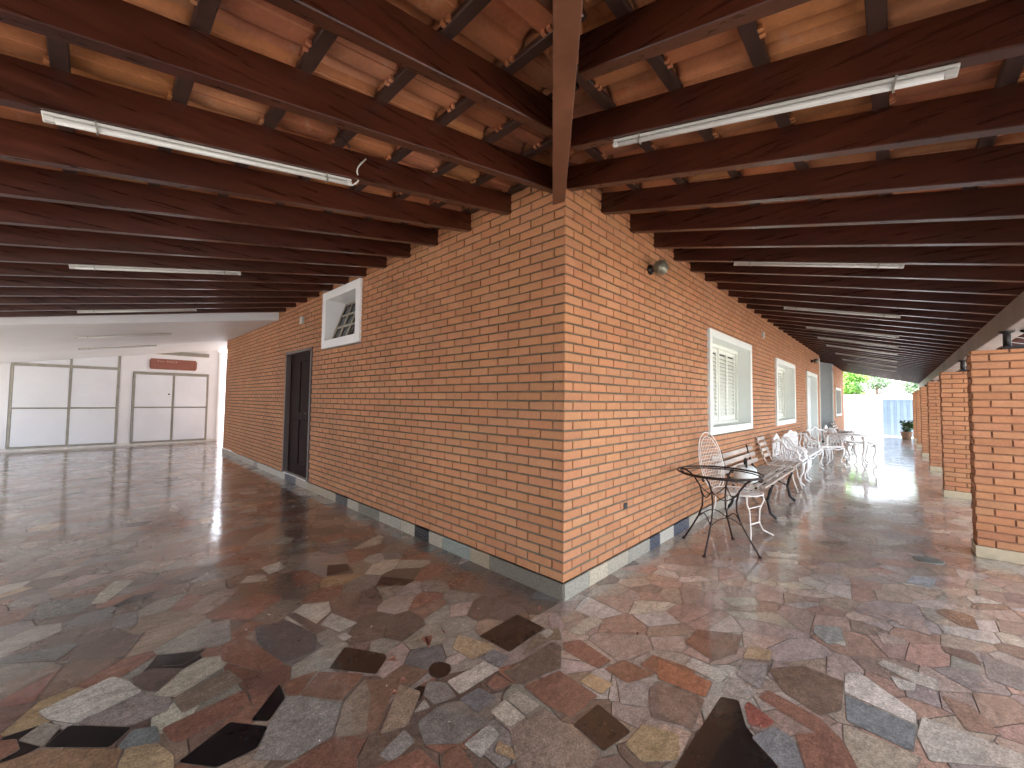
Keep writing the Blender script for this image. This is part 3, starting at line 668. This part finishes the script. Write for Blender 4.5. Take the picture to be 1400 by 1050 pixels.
# ================================================================== LIGHTS (unlit fluorescent fixtures)
def fixture(p0,p1,label,grp):
    p0=Vector(p0);p1=Vector(p1);c=(p0+p1)/2
    t=thing('fluorescent_fixture',label,'ceiling light',c,0,grp)
    d=p1-p0;L=d.length; ex=d.normalized(); ey=Vector((0,0,1)).cross(ex).normalized(); ez=ex.cross(ey)
    M=Matrix((ex,ey,ez)).transposed().to_4x4()
    m=MB(); m.box((-L/2,-.013,-.012),(L/2,.013,0),bev=.003,M=M)
    m.box((-L/2+.0,-.011,-.034),(-L/2+.03,.011,-.0135),bev=.003,M=M); m.box((L/2-.03,-.011,-.034),(L/2,.011,-.0135),bev=.003,M=M); m.build('housing',M_fixture,t)
    m=MB(); m.tube([M@Vector((-L/2+.029,0,-.0245)),M@Vector((L/2-.029,0,-.0245))],.0115,12); m.build('tube',M_tubeglass,t)
    for s in (-.38,.38):
        m=MB(); m.box((L*s-.003,-.0175,-.0375),(L*s+.003,.0175,.001),M=M); m.build('clip',M_khaki,t)
    return t
G='unlit fluorescent strips under the rafters'
LR=[(-1,'longest looking fluorescent strip on the right, fixed under the rafter next to the hip beam'),(4,'second fluorescent strip from the camera over the right veranda'),(9,'third fluorescent strip from the camera over the right veranda'),(13,'fourth fluorescent strip from the camera over the right veranda'),(16,'fifth fluorescent strip from the camera over the right veranda'),(19,'sixth fluorescent strip from the camera over the right veranda'),(23,'seventh fluorescent strip from the camera over the right veranda'),(27,'eighth fluorescent strip from the camera over the right veranda'),(31,'farthest fluorescent strip over the right veranda')]
for k,l in LR:
    x=-.01+.4805*k+RW/2; a=(-.64,-1.82) if k==-1 else (-.57,-1.73)
    fixture((x,a[0],rz_(0,a[0])-.001),(x,a[1],rz_(0,a[1])-.001),l,G)
for k,l in ((1,'large white fluorescent strip at the upper left, with a loose white wire at its end'),(6,'middle fluorescent strip under the left rafters'),(11,'farthest fluorescent strip under the left rafters, just before the white ceiling')):
    y=.05+.4915*k+RW/2; fixture((-2.43,y,lz_(-2.43,0)-.001),(-1.29,y,lz_(-1.29,0)-.001),l,G)
for y,l in ((7.95,'fluorescent strip on the white ceiling nearer the rafters'),(10.4,'fluorescent strip on the white ceiling nearer the cupboards')):
    fixture((-2.5,y,cz(-2.5)-.001),(-1.3,y,cz(-1.3)-.001),l,'unlit strips on the white ceiling')
# loose wires
def wire(pts,r,mt,label):
    m=MB(); P=[Vector(p) for p in pts]; Q=[]
    for i in range(len(P)-1):
        a=P[max(i-1,0)];b=P[i];c=P[i+1];d=P[min(i+2,len(P)-1)]
        for s in range(6):
            t=s/6; Q.append(.5*((2*b)+(-a+c)*t+(2*a-5*b+4*c-d)*t*t+(-a+3*b-3*c+d)*t**3))
    Q.append(P[-1]); m.tube(Q,r,6); return tag(m.build('cable',mt),label,'cable')
wire([(-1.28,.58,lz_(-1.28,0)-.03),(-1.25,.56,lz_(-1.25,0)+.0),(-1.27,.53,lz_(-1.2,0)+.04),(-1.22,.535,lz_(-1.2,0)+.12)],.0045,M_fixture,'short white wire curling up from the end of the upper left strip')
wire([(-2.25,.12,2.66),(-2.05,.20,2.60),(-1.95,.30,2.63)],.004,M_black,'thin black cable crossing the tiles at the top left')
wire([(-1.62,.16,2.74),(-1.5,.28,2.69),(-1.38,.42,2.70),(-1.33,.5,2.73)],.004,M_black,'thin black cable slanting between two left rafters')
wire([(-.32,.28,2.90),(-.22,.22,2.93),(-.12,.2,2.95),(-.06,.22,2.93)],.004,M_fixture,'loose white wire beside the top of the brick corner')

# wall fittings
def bulb_lamp(x,z,label):
    t=thing('wall_lamp',label,'wall lamp',(x,0,z),0,'small lamps on the brick wall')
    Mx=Matrix.Rotation(R(90),4,'X')
    m=MB(); m.lathe([(0,0),(.045,0),(.045,.02),(.028,.03),(.028,.055)],16,M=Mx); m.build('mount',M_castiron,t)
    m=MB(); m.lathe([(.028,.05),(.05,.062),(.066,.09),(.070,.12),(.060,.15),(.035,.168),(0,.172)],20,M=Mx); m.build('globe',M_patina,t)
bulb_lamp(1.33,2.60,'tarnished round wall lamp nearest the brick corner, under the rafters'); bulb_lamp(11.45,2.55,'small dark wall lamp above the white door')
def wallbox(name,loc,size,mt,label,cat,nrm):
    m=MB(); w,h,d=size
    if nrm=='y': m.box((-w/2,-d,-h/2),(w/2,.004,h/2),bev=.004); m.box((-w*.22,-d-.002,-h*.18),(w*.22,-d+.001,h*.18))
    else: m.box((-d,-w/2,-h/2),(.004,w/2,h/2),bev=.004); m.box((-d-.002,-w*.22,-h*.18),(-d+.001,w*.22,h*.18))
    tag(m.build(name,mt,loc=loc),label,cat)
wallbox('wall_outlet',(.862,0,.48),(.06,.055,.008),M_black,'small black outlet low on the right brick wall','outlet','y')
wallbox('junction_box',(5.8,0,2.55),(.10,.10,.03),M_fixture,'small white junction box between the two shuttered windows','junction box','y')
wallbox('junction_box',(0,5.115,2.585),(.11,.11,.03),M_fixture,'small white junction box above the dark door','junction box','x')

# ================================================================== FURNITURE
def circle(c,r,n=40,z=0,rx=None): return [(c[0]+r*math.cos(2*math.pi*i/n),c[1]+(rx or r)*math.sin(2*math.pi*i/n),z) for i in range(n)]
t=thing('iron_table_frame','brown black iron garden table frame without a top, four bowed legs','table',(1.85,-.44,0),R(41))
m=MB(); m.tube(circle((0,0),.36,44,.70),.0085,8,closed=True); m.tube(circle((0,0),.335,44,.685),.006,6,closed=True); m.build('rim',M_iron,t)
for k in range(4):
    a=math.pi/4+k*math.pi/2; prof=[(.335,.005),(.31,.05),(.25,.15),(.19,.26),(.155,.36),(.15,.45),(.175,.55),(.235,.635),(.30,.68),(.345,.695),(.365,.68),(.355,.66),(.335,.665)]
    m=MB(); m.tube([(r*math.cos(a),r*math.sin(a),z) for r,z in prof],.0085,8); m.lathe([(0,0),(.016,0),(.016,.01),(.010,.018),(0,.018)],10,(.337*math.cos(a),.337*math.sin(a),0)); m.build('leg',M_iron,t)
for (r,z,h,rad) in ((.20,.24,.075,.005),(.178,.55,-.085,.005)):
    m=MB()
    for k in range(4):
        a=math.pi/4+k*math.pi/2;b=a+math.pi/2
        A=Vector((r*math.cos(a),r*math.sin(a),z));B=Vector((r*math.cos(b),r*math.sin(b),z)); m.tube([A.lerp(B,q/12)+Vector((0,0,h*math.sin(math.pi*q/12)))for q in range(13)],rad,6)
    m.build('brace',M_iron,t)
# white wire chair
t=thing('wire_chair','white wire garden chair with tall oval mesh back, behind the iron table','chair',(2.47,-.42,0),R(-14))
m=MB(); n=44
def bk_(u,v): # back surface: u across -1..1, v 0..1 up
    return Vector((.185*u,.19+.13*v,.43+.60*v))
def oval(s,off=0): return [Vector((.215*s*math.cos(a),.20+.13*(.5+.5*math.sin(a)*s),.70+.32*s*math.sin(a))) for a in [2*math.pi*i/n for i in range(n)]]
m.tube(oval(1),.006,8,closed=True); m.tube(oval(.86),.004,6,closed=True)
for i in range(-5,6):
    x=.215*.86*i/6; h=.32*.86*math.sqrt(max(0,1-(i/6)**2)); m.tube([(x,.20+.065-.065*h/.32,.70-h),(x,.265,.70),(x,.265+.13*.5*h/.32,.70+h)],.0025,5)
for j in range(-7,8):
    z=.32*.86*j/8; w=.215*.86*math.sqrt(max(0,1-(j/8)**2)); m.tube([(-w,.265+.2*z,.70+z),(0,.275+.2*z,.70+z),(w,.265+.2*z,.70+z)],.0025,5)
m.build('backrest',M_wire,t)
m=MB(); m.tube([(.235*math.cos(a),.23*math.sin(a)-.02,.43) for a in [2*math.pi*i/40 for i in range(40)]],.007,8,closed=True)
for i in range(-6,7):
    x=.225*i/7; h=.22*math.sqrt(1-(i/7)**2); m.tube([(x,-.02-h,.43),(x,-.02,.405),(x,-.02+h,.43)],.0028,5); m.tube([(-h,x-.02,.43),(0,x-.02,.405),(h,x-.02,.43)],.0028,5)
m.tube([(.12*math.cos(a),.12*math.sin(a)-.02,.412) for a in [2*math.pi*i/30 for i in range(30)]],.003,5,closed=True)
m.build('seat',M_wire,t)
for s in (-1,1):
    m=MB(); m.tube([(s*.15,-.19,.425),(s*.17,-.20,.36),(s*.10,-.19,.27),(s*.085,-.19,.14),(s*.12,-.21,.06),(s*.22,-.26,.004)],.0075,8); m.build('leg',M_wire,t)
    m=MB(); m.tube([(s*.14,.14,.425),(s*.12,.15,.28),(s*.13,.19,.12),(s*.18,.25,.004)],.0075,8); m.build('leg',M_wire,t)
m=MB(); m.tube([(-.095,-.19,.14),(.095,-.19,.14)],.008,8); m.build('stretcher',M_wire,t); m=MB(); m.tube([(-.12,-.19,.30),(.12,-.19,.30)],.006,8); m.build('stretcher',M_wire,t)
m=MB() # cast ornament hanging from the seat front
# slatted benches
def slat_bench(name,loc,L,label,group=None,rz=0,slat=None,iron=None,back=.74):
    t=thing(name,label,'bench',loc,rz,group); slat=slat or M_slat; iron=iron or M_castiron
    m=MB(); 
    for i in range(6): m.box((-L/2,-.46+.078*i,.405-.004*abs(i-2)),(L/2,-.412+.078*i,.428-.004*abs(i-2)),bev=.004)
    m.build('seat',slat,t)
    m=MB()
    for i in range(3):
        M=Matrix.Translation((0,.03+.035*i,.50+.085*i))@Matrix.Rotation(R(-16),4,'X'); m.box((-L/2,-.011,-.03),(L/2,.011,.03),bev=.004,M=M)
    m.build('backrest',slat,t)
    for s in (-1,1):
        x=s*(L/2-.32)
        m=MB(); m.tube([(x,-.50,.01),(x,-.44,.06),(x,-.41,.2),(x,-.44,.33),(x,-.47,.39),(x,-.40,.395),(x,-.2,.385),(x,-.02,.39),(x,.02,.45),(x,.07,.6),(x,.10,back)],[.02,.017,.017,.018,.016,.016,.016,.018,.016,.014,.01],8); m.build('end_frame',iron,t)
        m=MB(); m.tube([(x,-.03,.39),(x,-.06,.25),(x,-.02,.1),(x,.05,.01)],[.018,.017,.016,.02],8); m.tube([(x,-.42,.2),(x,-.24,.29),(x,-.05,.22)],.010,8); m.build('leg',iron,t)
    return t
slat_bench('slatted_bench',(3.93,-.13,0),1.86,'weathered wooden slatted bench on dark iron legs, under the first shuttered window')
slat_bench('slatted_bench',(16.25,-.14,0),1.3,'small dark slatted bench standing alone near the far end of the brick wall')
# slatted armchair with white legs
t=thing('slatted_chair','wooden slatted chair with thin white metal legs, between the wooden bench and white bench','chair',(5.43,-.12,0),R(0))
m=MB()
for i in range(5): m.box((-.22,-.42+.078*i,.40),(.22,-.365+.078*i,.418),bev=.003)
m.build('seat',M_slat,t); m=MB()
for i in range(4):
    M=Matrix.Translation((0,.0+.03*i,.52+.085*i))@Matrix.Rotation(R(-18),4,'X'); m.box((-.22,-.009,-.026),(.22,.009,.026),bev=.003,M=M)
m.build('backrest',M_slat,t)
for s in (-1,1):
    m=MB(); m.tube([(s*.2,-.44,.005),(s*.2,-.38,.2),(s*.2,-.36,.385),(s*.2,-.05,.385),(s*.2,.01,.5),(s*.2,.12,.84)],.011,8); m.build('side_frame',M_wire,t)
    m=MB(); m.tube([(s*.2,-.08,.39),(s*.2,0,.2),(s*.2,.05,.005)],.011,8); m.build('leg',M_wire,t)
# kettle on the bench
t=thing('enamel_pot','pale enamel pot with arched black handle, standing on the wooden bench','pot',(3.12,-.36,.429),R(20))
m=MB(); m.lathe([(0,.0),(.10,.0),(.125,.012),(.138,.05),(.135,.10),(.118,.145),(.105,.155),(.10,.16),(.085,.175),(.03,.185),(0,.187)],32); m.build('body',M_kettle,t)
m=MB(); m.tube([(-.085,0,.165),(-.085,0,.21),(-.06,0,.245),(0,0,.258),(.06,0,.245),(.085,0,.21),(.085,0,.165)],.012,8); m.build('handle',M_black,t)
t.scale=(.95,.95,1.05)
# ornate white cast pieces
def scurve(a,b,bow,n=12):
    a=Vector(a);b=Vector(b);d=Vector(bow); return [a.lerp(b,i/n)+d*math.sin(2*math.pi*i/n) for i in range(n+1)]
def cab_leg(m,x,y,sx,sy,h=.40):
    m.tube([(x,y,h),(x+.012*sx,y+.022*sy,h*.85),(x+.004*sx,y+.016*sy,h*.6),(x-.014*sx,y-.022*sy,h*.35),(x-.01*sx,y-.02*sy,h*.15),(x+.014*sx,y+.024*sy,.02),(x+.02*sx,y+.04*sy,.008)],[.030,.028,.020,.015,.014,.017,.009],8)
def cast_bench(loc,L,label,group,rz=0,D=.42):
    t=thing('cast_garden_bench' if L>.8 else 'cast_garden_chair',label,'bench' if L>.8 else 'chair',loc,rz,group)
    m=MB(); nb=max(5,int(L/.09)); h=L/2
    def crest(x):
        u=x/h; return .80-.10*abs(u)**1.5+.015*math.cos(u*math.pi*3)
    P=[(-h+2*h*i/40,.0,crest(-h+2*h*i/40)) for i in range(41)]; m.tube(P,.021,8)
    m.tube([(-h,0,.45),(h,0,.45)],.013,8)
    for i in range(nb):
        x=-h+.05+(2*h-.1)*i/(nb-1); m.tube(scurve((x,0,.45),(x,0,crest(x)),(.025,0,0)),.0115,6)
        if i<nb-1:
            xm=x+(2*h-.1)/(nb-1)/2; m.tube([(xm+.022*math.cos(a),0,.60+.03*math.sin(a)) for a in [2*math.pi*q/14 for q in range(14)]],.005,6,closed=True)
    m.build('backrest',M_cast,t)
    m=MB(); m.box((-h,-D,.395),(h,-.0,.43),bev=.008)
    m.tube([(-h,-D,.39),(-h*.5,-D,.35),(0,-D,.375),(h*.5,-D,.35),(h,-D,.39)],.013,6); m.build('seat',M_cast,t)
    for s in (-1,1):
        m=MB(); x=s*h
        edge=[(x,.0,crest(h)),(x,-.06,.735),(x,-.13,.715),(x,-.17,.66),(x,-.20,.60),(x,-.27,.585),(x,-.34,.56),(x,-.375,.50),(x,-.36,.45),(x,-.40,.42)]
        m.tube(edge,.019,8); m.tube([(x,0,.43),(x,0,crest(h))],.013,8)
        for i in range(5):
            y=-.045-.068*i; top=[.735,.71,.62,.585,.565][i]; m.tube(scurve((x,y-.01,.43),(x,y,top),(0,.016,0)),.0115,6)
        m.build('side_panel',M_cast,t)
        for y in (-D+.02,-.03):
            m=MB(); cab_leg(m,s*(h-.03),y,s,-1 if y<-.1 else 1); m.build('leg',M_cast,t)
    return t
GW='ornate white cast metal seats by the brick wall'
cast_bench((6.13,-.12,0),.54,'ornate white cast metal chair squeezed between the slatted chair and the long white bench',GW)
cast_bench((7.45,-.12,0),1.72,'long ornate white cast metal bench against the brick wall, under the second window',GW)
cast_bench((9.35,-.30,0),.62,'ornate white cast metal chair beside the far end of the white bench',GW,R(-35))
def cast_table(loc,w,d,h,label,round_=False,rz=0):
    t=thing('cast_garden_table',label,'table',loc,rz)
    m=MB()
    if round_: m.lathe([(0,h-.02),(w/2-.01,h-.02),(w/2,h-.012),(w/2,h),(w/2-.01,h+.004),(0,h+.004)],40)
    else: m.box((-w/2,-d/2,h-.03),(w/2,d/2,h),bev=.01)
    m.build('top',M_cast,t)
    m=MB()
    for a in range(4):
        c,s_=math.cos(a*math.pi/2),math.sin(a*math.pi/2); A=Vector((w*.36*c-d*.36*s_,w*.36*s_+d*.36*c,0));B=Vector((w*.36*c+d*.36*s_,w*.36*s_-d*.36*c,0))
        m.tube([A.lerp(B,i/12)+Vector((0,0,h-.06-.045*abs(math.sin(2*math.pi*i/12)))) for i in range(13)],.009,6)
    m.build('apron',M_cast,t)
    for sx in (-1,1):
        for sy in (-1,1):
            m=MB(); cab_leg(m,sx*w*.36,sy*d*.36,sx,sy,h-.02); m.build('leg',M_cast,t)
cast_table((9.35,-.86,0),.82,.82,.70,'round white ornate table standing between the white chairs',True)
cast_table((9.95,-1.08,0),.62,.46,.50,'low white ornate stool table standing farthest into the walkway',False,R(20))
cast_bench((10.9,-.35,0),.60,'ornate white cast metal chair behind the round white table',GW,R(0))

# potted plant
def leafcloud(m,c,r,n,size,cols,squash=1.0,clumps=14):
    cl=[]
    for _ in range(clumps):
        v=Vector((random.gauss(0,1),random.gauss(0,1),random.gauss(0,1))).normalized()*random.uniform(.35,.85); cl.append((Vector((c[0]+v.x*r[0],c[1]+v.y*r[1],c[2]+v.z*r[2])),random.uniform(.25,.45),random.choice(cols)))
    for _ in range(n):
        o,k,col=random.choice(cl); v=Vector((random.gauss(0,1),random.gauss(0,1),random.gauss(0,1))).normalized()*(random.random()**.4)*k
        p=o+Vector((v.x*r[0],v.y*r[1],v.z*r[2])); a=Vector((random.gauss(0,1),random.gauss(0,1),random.gauss(0,.6))).normalized(); b=a.orthogonal().normalized(); s=size*random.uniform(.6,1.3); q=random.uniform(.75,1.25)
        m.face([p,p+a*s*.5+b*s*.28,p+a*s,p+a*s*.5-b*s*.28],(col[0]*q,col[1]*q,col[2]*q,1))
t=thing('potted_plant','green leafy plant in a clay pot by the last brick pillar','potted plant',(20.3,-1.98,0))
m=MB(); m.lathe([(0,0),(.13,0),(.17,.25),(.19,.26),(.19,.31),(.165,.31),(.15,.27),(0,.27)],24); m.build('pot',M_terr,t)
m=MB(); leafcloud(m,(0,0,.55),(.28,.28,.25),500,.10,[(.05,.14,.03),(.08,.2,.05),(.04,.10,.03)]); m.build('foliage',M_leaf,t)
m=MB()
for i in range(7):
    a=i*.9; m.tube([(0,0,.27),(.06*math.cos(a),.06*math.sin(a),.42),(.15*math.cos(a),.15*math.sin(a),.58)],.006,5)
m.build('stems',M_bark,t)

# drain
t=thing('floor_drain','small round grey drain cover set in the veranda floor','drain',(2.86,-1.84,.0022))
m=MB(); m.lathe([(0,.003),(.095,.003),(.1,.0025),(.1,-.001)],28)
m.build('cover',simple('grey_green_metal',(.16,.18,.16),.4,.5,var=.2,bs=.1),t)
# dry leaves on the floor
def dry(x,y,s,label,rz):
    m=MB(); n=7
    for i in range(n):
        u0,u1=i/n,(i+1)/n
        w0=.35*s*math.sin(math.pi*u0*.97+.05);w1=.35*s*math.sin(math.pi*u1*.97+.05); z0=.25*s*math.sin(3*u0)+.004; z1=.25*s*math.sin(3*u1)+.004
        for q in (-1,1):
            m.face([(s*u0,0,z0*.4),(s*u1,0,z1*.4),(s*u1,q*w1,z1+.12*s),(s*u0,q*w0,z0+.12*s)])
    m.tube([(s,0,.01),(s*1.25,.05*s,.006)],.0012,5)
    o=m.build('dry_leaf',M_dry,loc=(x,y,.002)); o.rotation_euler=(0,0,rz); tag(o,label,'leaf','dry leaves scattered on the floor')
dry(-.945,.205,.085,'largest curled reddish dry leaf, left of the small round black stone',1.2)
dry(-1.13,.225,.04,'small dry leaf beside the black stone left of centre',2.2)
dry(-.22,.03,.03,'small pale dry leaf near the black stone below the corner',.3)
dry(-1.20,.08,.035,'crumpled pinkish dry leaf on a red stone in the foreground',-.6)
dry(-.80,.25,.022,'tiny dry leaf right of the largest curled leaf',1.9)
dry(-1.24,.02,.03,'dry leaf crumb nearest the bottom edge, left of centre',2.6)
dry(-.03,-.55,.02,'tiny dry leaf on the floor right of the brick corner',.6)
dry(-1.2,1.45,.02,'tiny pale leaf on the dark floor before the left wall',.6)

m=MB()
for i in range(90):
    x=random.gauss(-.9,.75);y=random.gauss(.5,.9)
    if x>-.03 and y>-.03: continue
    r_=random.uniform(.0015,.005); c_=random.choice([(.6,.55,.48),(.45,.36,.28),(.25,.14,.09)]); a=random.random()*6
    P=[(x+r_*math.cos(a+k*2.1)*random.uniform(.6,1.3),y+r_*math.sin(a+k*2.1),.002) for k in range(3)]+[(x,y,.002+r_*.8)]
    m.raw(P,[(0,1,3),(1,2,3),(2,0,3),(0,2,1)],c_+(1,))
tag(m.build('floor_crumbs',simple('crumbs',(1,1,1),.8,bs=0,useattr=True)),'scattered crumbs of plaster and leaf on the floor left of the corner',kind='stuff')
# ================================================================== YARD
m=MB(); w=thing('boundary_wall','white painted boundary wall closing the far end of the veranda','wall',(24.3,0,-.0))
m.box((0,-12.4,-.12),(.15,6,1.84)); m.build('masonry',M_whitewall,w)
m=MB(); m.box((-.02,-12.4,1.84),(.17,6,1.87)); m.build('coping',M_white,w)
g=thing('metal_gate','blue grey corrugated metal gate at the far end of the veranda','gate',(24.25,-2.12,-.10))
m=MB(); y=-.75; W=1.5
n=30
for i in range(n):
    ya=-.75+W*i/n; yb=-.75+W*(i+1)/n; d=(0 if (i//2)%2 else .02); d2=(0 if ((i+1)//2)%2 else .02)
    m.box((-.012-d,ya*1.12,.03),(0,yb*1.12,1.69))
m.build('corrugated_sheet',M_gate,g)
m=MB(); m.box((-.045,.84,0),(.02,.89,1.72)); m.box((-.045,-.89,0),(.02,-.84,1.72)); m.box((-.04,-.84,1.69),(.02,.84,1.73)); m.build('gate_frame',M_gate,g)
m=MB(); w=thing('boundary_wall','white boundary wall along the garden side, beyond the pillars','wall',(8,-12.5,0)); m.box((-18,-.1,-.12),(16.3,.1,1.0)); m.build('masonry',M_whitewall,w)
m=MB(); w=thing('boundary_wall','added white wall left of the house, outside the frame, dimming the left bay','wall',(-7.6,0,0)); m.box((-.1,-12.4,-.12),(.1,16,2.3)); m.build('masonry',M_whitewall,w)  # unseen wall added to cut the light entering the left bay
m=MB(); w=thing('boundary_wall','white wall seen through the narrow opening right of the cupboards','wall',(4.5,15.3,0)); m.box((-5.5,0,-.12),(9,.15,2.7)); m.build('masonry',M_whitewall,w)
def tree(x,y,h,r,n,label,cols,trunk=.12,cz_=None):
    t=thing('tree',label,'tree',(x,y,-.12),0,'trees beyond the boundary wall')
    m=MB(); m.tube([(0,0,0),(.05,.03,h*.3),(-.04,.05,h*.6),(0,0,h*.85)],[trunk,trunk*.8,trunk*.55,trunk*.25],10)
    for i in range(7):
        a=i*2.4; z=h*(.4+.06*i); m.tube([(0,0,z),(r*.3*math.cos(a),r*.3*math.sin(a),z+.25*r),(r*.7*math.cos(a),r*.7*math.sin(a),z+.45*r)],[trunk*.4,trunk*.28,trunk*.1],6)
    m.build('trunk',M_bark,t)
    m=MB(); leafcloud(m,(0,0,h*.78),(r,r,r*.75),n,.16,cols,clumps=26); m.build('crown',M_leaf,t)
GC=[(.20,.42,.05),(.14,.34,.04),(.26,.46,.08),(.10,.26,.04)]; PC2=[(.12,.2,.10),(.16,.26,.14),(.1,.18,.09)]
tree(27.6,.45,3.25,1.5,5200,'bright green tree rising above the white wall by the end of the house',GC)
tree(32,-3.1,3.8,1.5,3600,'duller green tree above the corrugated gate',PC2)
tree(37,-.8,4.3,1.3,2400,'pale distant tree between the two nearer crowns',PC2)

# ================================================================== CAMERA, LIGHT, WORLD
sc=bpy.context.scene
cam=bpy.data.cameras.new('camera'); co=bpy.data.objects.new('camera',cam); C.objects.link(co)
Mx=Matrix((PR,PU,-PF)).transposed().to_4x4(); Mx.translation=Vector(PC); co.matrix_world=Mx
cam.sensor_width=36; cam.lens=FOC/1400*36; cam.clip_start=.02; cam.clip_end=1500; sc.camera=co
EL,AZ=R(58),R(96)   # towards the sun, azimuth from +x
sun=bpy.data.lights.new('sun','SUN'); so=bpy.data.objects.new('sun',sun); C.objects.link(so)
sun.energy=2.6; sun.angle=R(.6); sun.color=(1,.95,.88)
dv=Vector((math.cos(EL)*math.cos(AZ),math.cos(EL)*math.sin(AZ),math.sin(EL))); so.rotation_euler=dv.to_track_quat('Z','Y').to_euler(); so.location=(5,5,20)
w=bpy.data.worlds.new('World'); sc.world=w; w.use_nodes=True; nt=w.node_tree; bg=nt.nodes['Background']
sky=nt.nodes.new('ShaderNodeTexSky'); sky.sky_type='NISHITA'; sky.sun_disc=False; sky.sun_elevation=EL; sky.sun_rotation=R(90)-AZ; sky.dust_density=2.0; sky.air_density=1.0
hs=nt.nodes.new('ShaderNodeHueSaturation'); hs.inputs['Saturation'].default_value=.4; nt.links.new(sky.outputs[0],hs.inputs['Color']); nt.links.new(hs.outputs[0],bg.inputs[0]); bg.inputs[1].default_value=.15
sc.view_settings.view_transform='Standard'; sc.view_settings.look='None'; sc.view_settings.exposure=3.2; sc.view_settings.gamma=1
sc.render.engine='CYCLES'; sc.cycles.max_bounces=10; sc.cycles.diffuse_bounces=6; sc.cycles.glossy_bounces=5
sc.cycles.sample_clamp_indirect=8
